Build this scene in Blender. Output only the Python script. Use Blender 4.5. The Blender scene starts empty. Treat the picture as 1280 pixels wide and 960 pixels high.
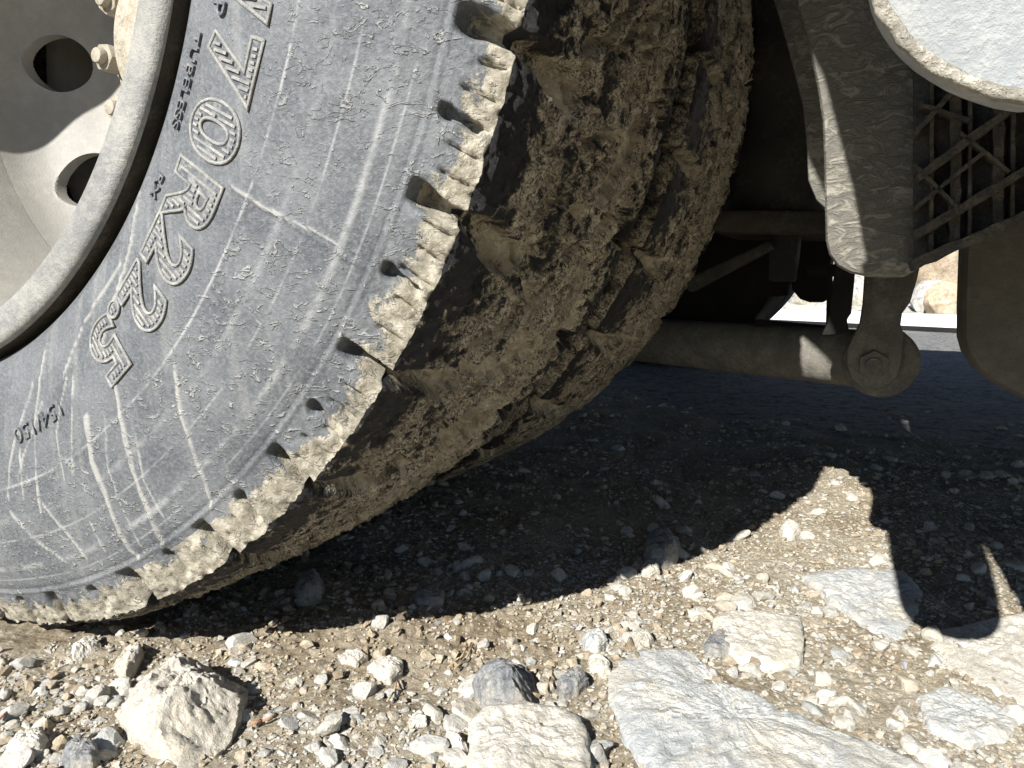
import bpy, bmesh, math, random
import numpy as np
from mathutils import Vector, Matrix
random.seed(7); rng = np.random.default_rng(7)
scene = bpy.context.scene
C = scene.collection

# ------------------------------------------------------------------ camera
CAMZ, PITCH, ROLL, FPX = 0.2615, -7.918, 0.209, 897.4
cd = bpy.data.cameras.new('camera'); cam = bpy.data.objects.new('camera', cd); C.objects.link(cam)
cd.sensor_width = 36; cd.lens = FPX / 1280 * 36; cd.clip_start = 0.02; cd.clip_end = 500
pr, rr = math.radians(PITCH), math.radians(ROLL)
FWD = np.array([0, math.cos(pr), math.sin(pr)]); R0 = np.array([1., 0, 0]); U0 = np.cross(R0, FWD)
RT = R0 * math.cos(rr) + U0 * math.sin(rr); UP = -R0 * math.sin(rr) + U0 * math.cos(rr)
cam.matrix_world = Matrix(((RT[0], UP[0], -FWD[0], 0), (RT[1], UP[1], -FWD[1], 0), (RT[2], UP[2], -FWD[2], CAMZ), (0, 0, 0, 1)))
scene.camera = cam
# ------------------------------------------------------------------ light
SAZ, SEL = math.radians(-122), math.radians(35.5)
SUN = Vector((math.cos(SAZ) * math.cos(SEL), math.sin(SAZ) * math.cos(SEL), math.sin(SEL)))
w = bpy.data.worlds.new('World'); scene.world = w; w.use_nodes = True
nt = w.node_tree; bg = nt.nodes['Background']; sky = nt.nodes.new('ShaderNodeTexSky')
sky.sky_type = 'NISHITA'; sky.sun_disc = False; sky.sun_elevation = SEL
sky.altitude = 2500; sky.dust_density = .4; sky.sun_rotation = math.radians(90) - SAZ
nt.links.new(sky.outputs[0], bg.inputs[0]); bg.inputs[1].default_value = 0.05
sd = bpy.data.lights.new('sun', 'SUN'); sd.energy = 5.0; sd.angle = math.radians(0.5); sd.color = (1, 0.965, 0.91)
so = bpy.data.objects.new('sun', sd); C.objects.link(so); so.rotation_euler = SUN.to_track_quat('Z', 'Y').to_euler()
vs = scene.view_settings; vs.view_transform = 'Standard'; vs.look = 'None'; vs.exposure = 0.97; vs.gamma = 1
vs.use_curve_mapping = False

# ------------------------------------------------------------------ frames: pixel (1280x960) -> ground / truck plane
CAM = np.array([0, 0, CAMZ])
def ray(px, py): return (px - 640) / FPX * RT - (py - 480) / FPX * UP + FWD
def gpt(px, py, z=0.): 
    d = ray(px, py); return CAM + d * ((z - CAMZ) / d[2])
AX, AY = -0.368, 0.6412; WZ = 0.497            # outer wheel centre
YAW = math.radians(25.175)
DX = np.array([math.cos(YAW), -math.sin(YAW), 0]); DA = np.array([-math.sin(YAW), -math.cos(YAW), 0])
WC = np.array([AX, AY, 0])
def tA(px, py, A):                              # point on truck plane A, truck-local (x, y=-A, z)
    d = ray(px, py); k = (A - (CAM - WC) @ DA) / (d @ DA); q = CAM + d * k - WC
    return (float(q @ DX), -A, float(q[2]))
def toworld(p): return WC + p[0] * DX - p[1] * DA + np.array([0, 0, p[2]])
def proj(P):
    d = P - CAM; z = d @ FWD; zz = np.where(z < .02, .02, z)
    return 640 + FPX * (d @ RT) / zz, 480 - FPX * (d @ UP) / zz, z

# ------------------------------------------------------------------ numpy noise
def _h(ix, iy, iz, s):
    h = (ix.astype(np.uint32) * np.uint32(374761393) + iy.astype(np.uint32) * np.uint32(668265263) + iz.astype(np.uint32) * np.uint32(2246822519) + np.uint32(s * 3266489917 & 0xffffffff))
    h = (h ^ (h >> np.uint32(13))) * np.uint32(1274126177); h = h ^ (h >> np.uint32(16))
    return (h & np.uint32(0xffffff)).astype(np.float32) / np.float32(0xffffff)
def vn(P, s=0):
    i = np.floor(P).astype(np.int32); f = (P - i).astype(np.float32); f = f * f * f * (f * (f * 6 - 15) + 10)
    o = 0
    for dx in (0, 1):
        wx = f[:, 0] if dx else 1 - f[:, 0]
        for dy in (0, 1):
            wy = f[:, 1] if dy else 1 - f[:, 1]
            for dz in (0, 1):
                o = o + _h(i[:, 0] + dx, i[:, 1] + dy, i[:, 2] + dz, s) * wx * wy * (f[:, 2] if dz else 1 - f[:, 2])
    return o
def fbm(P, o=4, s=0, g=.5):
    a, t, n = 1., 0, 0.
    for k in range(o):
        n = n + a * (vn(P * 2. ** k + 17.3 * k, s + k) - .5); t += a; a *= g
    return n / t * 2            # about -1..1
def ridged(P, o=3, s=0):
    a, t, n = 1., 0, 0.
    for k in range(o):
        n = n + a * (1 - np.abs(2 * vn(P * 2. ** k + 9.1 * k, s + k) - 1)); t += a; a *= .5
    return n / t
def worley(P, s=0):             # returns F1, F2
    i = np.floor(P).astype(np.int32); f1 = np.full(len(P), 9., np.float32); f2 = f1.copy()
    for dx in (-1, 0, 1):
        for dy in (-1, 0, 1):
            for dz in (-1, 0, 1):
                x, y, z = i[:, 0] + dx, i[:, 1] + dy, i[:, 2] + dz
                d = (x + _h(x, y, z, s) - P[:, 0]) ** 2 + (y + _h(x, y, z, s + 1) - P[:, 1]) ** 2 + (z + _h(x, y, z, s + 2) - P[:, 2]) ** 2
                d = d.astype(np.float32); f2 = np.minimum(f2, np.maximum(f1, d)); f1 = np.minimum(f1, d)
    return np.sqrt(f1), np.sqrt(f2)
def sst(a, b, x): t = np.clip((x - a) / (b - a), 0, 1); return t * t * (3 - 2 * t)

# ------------------------------------------------------------------ mesh helpers
def link(name, me, mat=None, parent=None):
    o = bpy.data.objects.new(name, me); C.objects.link(o)
    if parent is not None: o.parent = parent
    if mat is not None and me is not None and not me.materials: me.materials.append(mat)
    return o
def gridmesh(name, P, nu, nv, closed_u=False, closed_v=False, smooth=True):
    """P: (nu*nv,3) row-major u outer."""
    iu = np.arange(nu if closed_u else nu - 1); iv = np.arange(nv if closed_v else nv - 1)
    U, V = np.meshgrid(iu, iv, indexing='ij'); U = U.ravel(); V = V.ravel(); U1 = (U + 1) % nu; V1 = (V + 1) % nv
    F = np.stack([U * nv + V, U1 * nv + V, U1 * nv + V1, U * nv + V1], 1).astype(np.int32)
    return rawmesh(name, P, F, smooth)
def rawmesh(name, P, F, smooth=False):
    me = bpy.data.meshes.new(name); n, k = len(F), F.shape[1]
    me.vertices.add(len(P)); me.vertices.foreach_set('co', np.asarray(P, np.float32).ravel())
    me.loops.add(n * k); me.loops.foreach_set('vertex_index', F.astype(np.int32).ravel())
    me.polygons.add(n); me.polygons.foreach_set('loop_start', np.arange(0, n * k, k, dtype=np.int32))
    me.polygons.foreach_set('use_smooth', np.full(n, smooth)); me.update(calc_edges=True); me.validate()
    return me
def attr(me, name, v):
    a = me.attributes.new(name, 'FLOAT', 'POINT'); a.data.foreach_set('value', np.asarray(v, np.float32))
def bmo(name, bm, mat, parent=None, smooth=False, angle=None):
    me = bpy.data.meshes.new(name); bmesh.ops.recalc_face_normals(bm, faces=bm.faces); bm.to_mesh(me); bm.free()
    if smooth:
        for p in me.polygons: p.use_smooth = True
        if angle: me.set_sharp_from_angle(angle=math.radians(angle))
    return link(name, me, mat, parent)
def prism(bm, pts, off):        # pts: list of 3d points (planar), extruded by off
    vs_ = [bm.verts.new(p) for p in pts]; f = bm.faces.new(vs_)
    r = bmesh.ops.extrude_face_region(bm, geom=[f]); nv = [g for g in r['geom'] if isinstance(g, bmesh.types.BMVert)]
    bmesh.ops.translate(bm, verts=nv, vec=off); return bm
def bevel(bm, w=.002, seg=2, ang=35):
    bmesh.ops.recalc_face_normals(bm, faces=bm.faces)
    e = [e for e in bm.edges if e.is_manifold and e.calc_face_angle(0) > math.radians(ang)]
    bmesh.ops.bevel(bm, geom=e, offset=w, segments=seg, affect='EDGES', profile=.5, clamp_overlap=True)
def slab(name, poly, A, th, mat, parent, bev=.002, world=False):
    bm = bmesh.new(); prism(bm, [tA(x, y, A) for x, y in poly], (0, th, 0))
    if bev: bevel(bm, bev)
    return bmo(name, bm, mat, parent, True, 40)
def box(bm, c, s, rot=None):
    r = bmesh.ops.create_cube(bm, size=1); M = Matrix.Translation(c) @ (rot.to_4x4() if rot else Matrix()) @ Matrix.Diagonal((*s, 1))
    bmesh.ops.transform(bm, matrix=M, verts=r['verts']); return bm
def tube(bm, p0, p1, r0, r1=None, seg=24, caps=True):
    p0, p1 = Vector(p0), Vector(p1); d = p1 - p0; r1 = r0 if r1 is None else r1
    M = Matrix.Translation((p0 + p1) / 2) @ d.to_track_quat('Z', 'Y').to_matrix().to_4x4()
    bmesh.ops.create_cone(bm, cap_ends=caps, segments=seg, radius1=r0, radius2=r1, depth=d.length, matrix=M); return bm
def lathe(prof, n=96, closed=True):     # prof list (a, r): axis = -y direction(A)
    P = []
    for k in range(n):
        t = 2 * math.pi * k / n
        for a, r in prof: P.append((r * math.cos(t), -a, r * math.sin(t)))
    return np.array(P)

# ------------------------------------------------------------------ materials
class N:
    def __init__(s, name, rough=.9, spec=.3):
        s.m = bpy.data.materials.new(name); s.m.use_nodes = True; s.t = s.m.node_tree; s.b = s.t.nodes['Principled BSDF']
        s.b.inputs['Roughness'].default_value = rough; s.b.inputs['Specular IOR Level'].default_value = spec
        s.co = s.t.nodes.new('ShaderNodeTexCoord').outputs['Object']
    def n(s, k, **a):
        x = s.t.nodes.new(k)
        for q, v in a.items(): setattr(x, q, v)
        return x
    def put(s, sock, v):
        if hasattr(v, 'is_output'): s.t.links.new(v, sock)
        elif isinstance(v, (tuple, list)) and len(v) == 3 and sock.type == 'RGBA': sock.default_value = (*v, 1)
        else: sock.default_value = v
    def noise(s, sc, det=5, rough=.6, dist=0, co=None, out='Fac'):
        x = s.n('ShaderNodeTexNoise'); s.put(x.inputs['Vector'], co or s.co); x.inputs['Scale'].default_value = sc
        x.inputs['Detail'].default_value = det; x.inputs['Roughness'].default_value = rough; x.inputs['Distortion'].default_value = dist
        return x.outputs[out]
    def vor(s, sc, feat='F1', out='Distance', co=None, rnd=1):
        x = s.n('ShaderNodeTexVoronoi', feature=feat); s.put(x.inputs['Vector'], co or s.co); x.inputs['Scale'].default_value = sc
        x.inputs['Randomness'].default_value = rnd; return x.outputs[out]
    def ramp(s, f, a, b, lo=0., hi=1.):
        x = s.n('ShaderNodeMapRange', interpolation_type='SMOOTHSTEP'); s.put(x.inputs[0], f)
        for i, v in enumerate((a, b, lo, hi)): x.inputs[i + 1].default_value = v
        return x.outputs[0]
    def math(s, op, a, b=0., c=None):
        x = s.n('ShaderNodeMath', operation=op); s.put(x.inputs[0], a); s.put(x.inputs[1], b)
        if c is not None: s.put(x.inputs[2], c)
        return x.outputs[0]
    def mix(s, f, a, b, mode='MIX'):
        x = s.n('ShaderNodeMix', data_type='RGBA', blend_type=mode); s.put(x.inputs[0], f); s.put(x.inputs[6], a); s.put(x.inputs[7], b); return x.outputs[2]
    def scale(s, v):
        x = s.n('ShaderNodeMapping'); s.put(x.inputs[0], s.co); x.inputs['Scale'].default_value = v; return x.outputs[0]
    def at(s, name): return s.n('ShaderNodeAttribute', attribute_name=name).outputs['Fac']
    def col(s, v): s.put(s.b.inputs['Base Color'], v); return s
    def bump(s, h, dist=.001, st=1., prev=None):
        x = s.n('ShaderNodeBump'); s.put(x.inputs['Height'], h); x.inputs['Distance'].default_value = dist; x.inputs['Strength'].default_value = st
        if prev: s.put(x.inputs['Normal'], prev)
        s.put(s.b.inputs['Normal'], x.outputs[0]); return x.outputs[0]

MUD = (.34, .28, .19); MUDL = (.50, .44, .32); RUB = (.018, .018, .019)
def dusty(name, base, dust, amt=(.35, .65), sc=40, bsc=350, bd=.0008, rough=.9, spec=.25):
    n = N(name, rough, spec)
    f = n.ramp(n.math('ADD', n.math('MULTIPLY', n.noise(sc, 6, .65), .6), n.math('MULTIPLY', n.noise(sc * 7, 5, .7), .4)), *amt)
    c = n.mix(f, base, dust); c = n.mix(n.ramp(n.noise(sc * .3, 3), .35, .65, 0, .45), c, tuple(v * .6 for v in dust))
    n.col(c); n.bump(n.math('ADD', n.noise(bsc, 6, .7, .5), n.math('MULTIPLY', f, .6)), bd); return n.m

# sidewall rubber: grey film of dust, ripple-like mud splashes, scuff rings, runs
s = N('sidewall_rubber', .62, .35)
sx = s.n('ShaderNodeSeparateXYZ'); s.put(sx.inputs[0], s.co)
rad = s.math('SQRT', s.math('ADD', s.math('MULTIPLY', sx.outputs[0], sx.outputs[0]), s.math('MULTIPLY', sx.outputs[2], sx.outputs[2])))
film = s.noise(26, 6, .62); fine = s.noise(420, 5, .7)
c = s.mix(s.ramp(film, .3, .7), (.070, .077, .086), (.135, .143, .152))
c = s.mix(s.ramp(fine, .4, .75, 0, .5), c, (.24, .25, .26))
vx = s.noise(70, 3, .5, 1.2, co=s.scale((1, 1, 1.9))); rip = s.math('ABSOLUTE', s.math('SUBTRACT', vx, .5)); rip = s.ramp(rip, .0, .045, 1, 0)
patch = s.ramp(s.noise(105, 2, .5, co=s.scale((1, 1, 1.5))), .48, .60); zone = s.ramp(s.noise(13, 3, .5), .28, .5)
sm = s.ramp(rad, .372, .392); zone = s.math('MULTIPLY', zone, s.math('ADD', s.math('MULTIPLY', sm, .85), .15))
rip = s.math('MULTIPLY', s.math('MULTIPLY', rip, patch), zone)
speck = s.math('MULTIPLY', s.ramp(s.vor(260), .10, .24, .8, 0), s.ramp(s.noise(50, 3), .52, .66))
splash = s.math('MAXIMUM', rip, speck)
c = s.mix(s.math('MULTIPLY', splash, .55), c, (.42, .42, .40))
ring = None
wob = s.math('MULTIPLY', s.math('SUBTRACT', s.noise(5, 2), .5), .006)
rr_ = s.math('ADD', rad, wob)
for r0, wd, st in ((.3865, .0014, .5), (.4075, .0034, .22), (.4215, .0012, .3), (.441, .0032, .4), (.4495, .001, .3)):
    g = s.math('MULTIPLY', s.ramp(s.math('ABSOLUTE', s.math('SUBTRACT', rr_, r0)), 0, wd, 1, 0), s.ramp(s.noise(18 + r0 * 30, 4, .7), .38, .62, 0, st))
    ring = g if ring is None else s.math('MAXIMUM', ring, g)
c = s.mix(ring, c, (.50, .50, .49))
# faint gravity-drawn washes (paler, running down towards the ground)
wash = s.noise(9, 4, .6, co=s.scale((9, 1, .7)))
c = s.mix(s.ramp(wash, .52, .7, 0, .22), c, (.33, .33, .31))
st_ = s.at('streak'); c = s.mix(s.math('MULTIPLY', s.math('MULTIPLY', st_, s.ramp(s.noise(70, 4), .3, .55, .15, 1)), .62), c, (.43, .42, .385))
md = s.at('mud'); mdn = s.ramp(s.math('ADD', md, s.math('MULTIPLY', s.math('SUBTRACT', s.noise(85, 6, .7, .6), .5), 1.5)), .40, .58)
mudc = s.mix(s.ramp(s.noise(120, 5, .7), .35, .7), (.26, .235, .18), (.54, .50, .41))
c = s.mix(mdn, c, mudc)
blk = s.at('bare'); bn = s.ramp(s.math('ADD', blk, s.math('MULTIPLY', s.math('SUBTRACT', s.noise(150, 6, .75, 1.5), .5), 1.6)), .42, .62)
c = s.mix(s.math('MULTIPLY', bn, .97), c, (.016, .016, .017))
s.col(c)
b1 = s.bump(splash, .0013, .9); b2 = s.bump(s.math('ADD', s.math('MULTIPLY', s.noise(240, 6, .75, 1.), s.math('ADD', s.math('MULTIPLY', mdn, 2.2), .35)), fine), .0009, .8, b1)
s.put(s.b.inputs['Roughness'], s.math('ADD', s.math('MULTIPLY', mdn, .35), .55))
M_SIDE = s.m
# tread: rubber caked with dry mud
s = N('muddy_tread', .8, .3)
md = s.at('mud'); q = s.noise(70, 7, .72, 1.2); q2 = s.noise(260, 6, .75, 2.2)
q = s.math('ADD', s.math('MULTIPLY', q, .45), s.math('MULTIPLY', q2, .55))
mdn = s.ramp(s.math('ADD', md, s.math('MULTIPLY', s.math('SUBTRACT', q, .5), 2.6)), .40, .66)
mudc = s.mix(s.ramp(s.noise(45, 5, .7), .35, .68), (.38, .325, .235), (.66, .59, .45))
k_ = s.ramp(s.noise(240, 5, .7, 2.8), .50, .55, 0, .85); k_ = s.math('MULTIPLY', k_, s.ramp(md, .85, 1.3, 1, .1)); mdn = s.math('MULTIPLY', mdn, s.math('SUBTRACT', 1., k_))
c = s.mix(mdn, (.017, .017, .018), mudc); s.col(c)
s.put(s.b.inputs['Roughness'], s.ramp(mdn, 0, 1, .48, .95))
b1 = s.bump(mdn, .0026, 1.); s.bump(s.noise(260, 7, .78, 2.5), .0022, .9, b1)
M_TREAD = s.m
# letters (same dusty rubber)
s = N('letter_rubber', .6, .35); c = s.mix(s.ramp(s.noise(200, 6, .7), .4, .7), (.075, .083, .098), (.24, .24, .23)); s.col(c); s.bump(s.noise(500, 4), .0005)
M_LET = s.m
M_HATCH = dusty('letter_dust', (.19, .20, .205), (.42, .41, .375), (.35, .65), 120)
M_RIM = dusty('painted_rim_steel', (.26, .253, .235), (.40, .383, .345), (.36, .7), 14, 500, .0004, .55, .4)
M_LIP = dusty('scuffed_rim_lip', (.16, .165, .17), (.37, .36, .325), (.34, .66), 26, 420, .0009, .5, .45)
M_BEADSHADE = dusty('shaded_bead_gap', (.03, .026, .02), (.12, .10, .07), (.45, .7), 60)  # dark brown paints in the rim lip's shadow along the bead gap
M_NUT = dusty('rusty_dusty_steel', (.20, .15, .10), (.44, .41, .34), (.30, .58), 60)
M_FRAME = dusty('dark_chassis_paint', (.022, .022, .021), (.09, .08, .06), (.48, .75), 30, 300, .0008, .85)
M_DUSTDK = dusty('dusty_dark_steel', (.12, .115, .104), (.27, .255, .215), (.36, .66), 55, 300, .001)
M_BLACK = dusty('black_rubber', (.012, .012, .012), (.04, .036, .03), (.5, .8), 40)
M_COVER = dusty('chalky_grey_cover', (.27, .29, .30), (.40, .405, .395), (.38, .64), 60, 300, .0006, .85)
M_COVERL = dusty('crumbly_dust_lip', (.34, .32, .27), (.60, .56, .47), (.35, .6), 130, 420, .0018)
s = N('wrinkled_dust_film', .9, .2); f = s.noise(120, 6, .72, 1.0, co=s.scale((.7, 1, 1.35))); g = s.noise(300, 5, .7, 2.5)
s.col(s.mix(s.ramp(f, .35, .65), (.15, .147, .13), (.30, .285, .24)))
s.bump(s.math('ADD', s.ramp(f, .4, .6), g), .0009, 1.); M_PLATE = s.m
M_DIM = dusty('grimy_steel', (.03, .029, .026), (.09, .082, .065), (.4, .7), 50)
M_GRID = dusty('dusty_plastic_grid', (.04, .045, .052), (.12, .115, .10), (.40, .66), 60, 300, .0013)
M_PANEL = dusty('brown_dusted_panel', (.10, .094, .082), (.17, .158, .132), (.35, .7), 90, 500, .0008, .85)
M_WHITE = dusty('white_painted_beam', (.74, .76, .80), (.62, .62, .6), (.55, .8), 6, 60, .001, .6)

def stone_mat(name, tint_attr=None, cols=None, sc=1.):
    s = N(name, .92, .25)
    info = s.n('ShaderNodeObjectInfo').outputs['Random'] if not tint_attr else s.at(tint_attr)
    cr = s.n('ShaderNodeValToRGB'); s.put(cr.inputs[0], info); cr.color_ramp.interpolation = 'LINEAR'
    cols = cols or [(0, (.54, .52, .46)), (.2, (.46, .455, .43)), (.38, (.55, .52, .45)), (.55, (.36, .37, .37)), (.66, (.56, .52, .43)), (.82, (.52, .52, .50)), (.93, (.44, .36, .27)), (1, (.57, .545, .48))]
    el = cr.color_ramp.elements
    while len(el) < len(cols): el.new(.5)
    for e, (p, c) in zip(el, cols): e.position = p; e.color = (*c, 1)
    f = s.noise(90 * sc, 6, .7, .4); g = s.noise(420 * sc, 5, .75)
    c = s.mix(s.ramp(f, .42, .66, 0, .75), cr.outputs[0], (.60, .56, .46)); c = s.mix(s.ramp(g, .40, .56, .4, 0), c, (.22, .215, .20))
    c = s.mix(s.ramp(s.noise(14 * sc, 3), .5, .7, 0, .5), c, (.45, .38, .26))
    s.col(c); s.bump(s.math('ADD', g, s.math('MULTIPLY', f, 1.3)), .0016 / sc ** .5); return s.m
M_CRUMB = stone_mat('soil_crumb', 'tint', [(0, (.34, .26, .165)), (.5, (.42, .34, .23)), (1, (.27, .20, .125))]); M_STONE = stone_mat('gravel_stone'); M_GRAV = stone_mat('fine_gravel', 'tint')
def rock_mat(name, a, b, dark, sc=1., vein=False):
    s = N(name, .93, .22); f = s.noise(22 * sc, 7, .68, .8); g = s.noise(150 * sc, 6, .72, .5); h = s.noise(600 * sc, 4, .7)
    c = s.mix(s.ramp(f, .38, .62), a, b); c = s.mix(s.ramp(g, .35, .52, .7, 0), c, dark); c = s.mix(s.ramp(h, .40, .6, .5, 0), c, dark)
    if vein:
        v = s.noise(45 * sc, 6, .7, 1.5, co=s.scale((1, 2.6, 1))); c = s.mix(s.ramp(v, .45, .6, 0, .7), c, (.35, .375, .385))
    c = s.mix(s.ramp(s.noise(60 * sc, 5, .7), .55, .72, 0, .6), c, (.56, .49, .35)); c = s.mix(s.ramp(s.noise(11 * sc, 5, .7), .50, .66, 0, .5), c, (.50, .45, .35))
    s.col(c); b1 = s.bump(g, .003, .8); s.bump(h, .001, .8, b1); return s.m
M_R1 = rock_mat('beige_granite', (.52, .48, .41), (.60, .57, .50), (.30, .28, .24))
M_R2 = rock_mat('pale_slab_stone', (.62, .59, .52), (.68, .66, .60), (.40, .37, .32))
M_R3 = rock_mat('blue_grey_slab', (.55, .56, .55), (.67, .65, .59), (.30, .32, .33), 1., True)
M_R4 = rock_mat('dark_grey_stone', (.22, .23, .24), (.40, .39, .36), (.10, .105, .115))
M_R5 = rock_mat('brown_boulder_stone', (.44, .34, .24), (.50, .43, .33), (.20, .15, .10), .10)
M_R6 = rock_mat('white_rubble_stone', (.56, .55, .53), (.44, .42, .37), (.12, .12, .12), .12)

# ground: tan grit and soil
s = N('gravelly_soil', .96, .15)
a = s.noise(11, 5, .6); b = s.noise(170, 6, .75); g = s.noise(700, 4, .75); v = s.vor(240, 'F1', 'Color'); vd = s.vor(240)
sv = s.n('ShaderNodeSeparateColor'); s.put(sv.inputs[0], v)
c = s.mix(s.ramp(a, .35, .65), (.34, .285, .20), (.50, .45, .35))
c = s.mix(s.ramp(b, .34, .50, .5, 0), c, (.18, .14, .09))
c = s.mix(s.math('MULTIPLY', s.ramp(sv.outputs[0], .55, .7), s.ramp(vd, .3, .55, .85, 0)), c, (.52, .48, .39))
c = s.mix(s.ramp(g, .4, .6, .35, 0), c, (.12, .09, .06))
mo = s.at('moist'); c = s.mix(s.math('MULTIPLY', mo, .45), c, (.17, .115, .065))
s.col(c); b1 = s.bump(s.math('SUBTRACT', b, s.math('MULTIPLY', vd, .5)), .004, .9); s.bump(g, .0012, .9, b1)
M_SOIL = s.m
s = N('worn_asphalt', .85, .3); a = s.noise(3, 5); g = s.noise(90, 5, .7)
v = s.noise(30, 6, .75); c = s.mix(s.ramp(a, .3, .7), (.24, .245, .25), (.36, .36, .35)); c = s.mix(s.ramp(g, .42, .62, 0, .8), c, (.50, .50, .49)); c = s.mix(s.ramp(v, .50, .60, 0, .75), c, (.10, .10, .105)); c = s.mix(s.ramp(s.noise(14, 6, .8), .55, .66, 0, .7), c, (.58, .58, .57)); s.col(c); b1 = s.bump(v, .05); s.bump(g, .008, 1., b1)
M_ASPH = s.m

# ------------------------------------------------------------------ the truck root
truck = bpy.data.objects.new('truck', None); C.objects.link(truck)
truck.location = (AX, AY, 0); truck.rotation_euler = (0, 0, -YAW); truck.empty_display_size = .3
truck['label'] = 'parked truck seen low beside its mud-caked rear dual tyres on gravel'; truck['category'] = 'truck'

# tyre profile (a = outboard offset, r)
PROF = [(.110, .291), (.120, .2945), (.130, .2985), (.1395, .304), (.1468, .318), (.151, .347), (.1525, .375), (.150, .41), (.1455, .437), (.1395, .458), (.134, .473), (.1275, .4865),
        (.120, .4905), (.09, .4945), (.05, .4965), (0, .4975)]
def profile(ds_side, ds_tread, ds_back):
    pts = np.array(PROF + [(-a, r) for a, r in PROF[-2::-1]])
    # refine by Catmull-Rom then sample by local step
    out = []
    for i in range(len(pts) - 1):
        p0 = pts[max(i - 1, 0)]; p1 = pts[i]; p2 = pts[i + 1]; p3 = pts[min(i + 2, len(pts) - 1)]
        if abs(p1[1] - .4865) < 1e-6 or abs(p2[1] - .4865) < 1e-6: p0 = p1 - (p2 - p1) * .8; p3 = p2 + (p2 - p1) * .8   # crisp shoulder
        for t in np.linspace(0, 1, 40, endpoint=False):
            out.append(.5 * ((2 * p1) + (-p0 + p2) * t + (2 * p0 - 5 * p1 + 4 * p2 - p3) * t * t + (-p0 + 3 * p1 - 3 * p2 + p3) * t ** 3))
    out.append(pts[-1]); out = np.array(out); L = np.concatenate([[0], np.cumsum(np.hypot(*np.diff(out, axis=0).T))])
    st = []; x = 0
    while x < L[-1]:
        st.append(x); a, r = np.interp(x, L, out[:, 0]), np.interp(x, L, out[:, 1])
        x += (ds_tread if (r > .454 and a > -.135) else ds_side if a > 0 else ds_back)
    st.append(L[-1]); st = np.array(st)
    pa, prr = np.interp(st, L, out[:, 0]), np.interp(st, L, out[:, 1])
    ta, tr = np.gradient(pa, st), np.gradient(prr, st); n = np.hypot(ta, tr)
    na, nr = tr / n, -ta / n
    flip = -1 if (na[5] < 0) else 1
    na, nr = na * flip, nr * flip
    k = np.array([1, 2, 1]) / 4.
    return pa, prr, na, nr, st
def a_of_r(r):                                  # outboard face position for a radius
    P = np.array(PROF[:12]); return np.interp(r, P[:, 1], P[:, 0])

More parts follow.
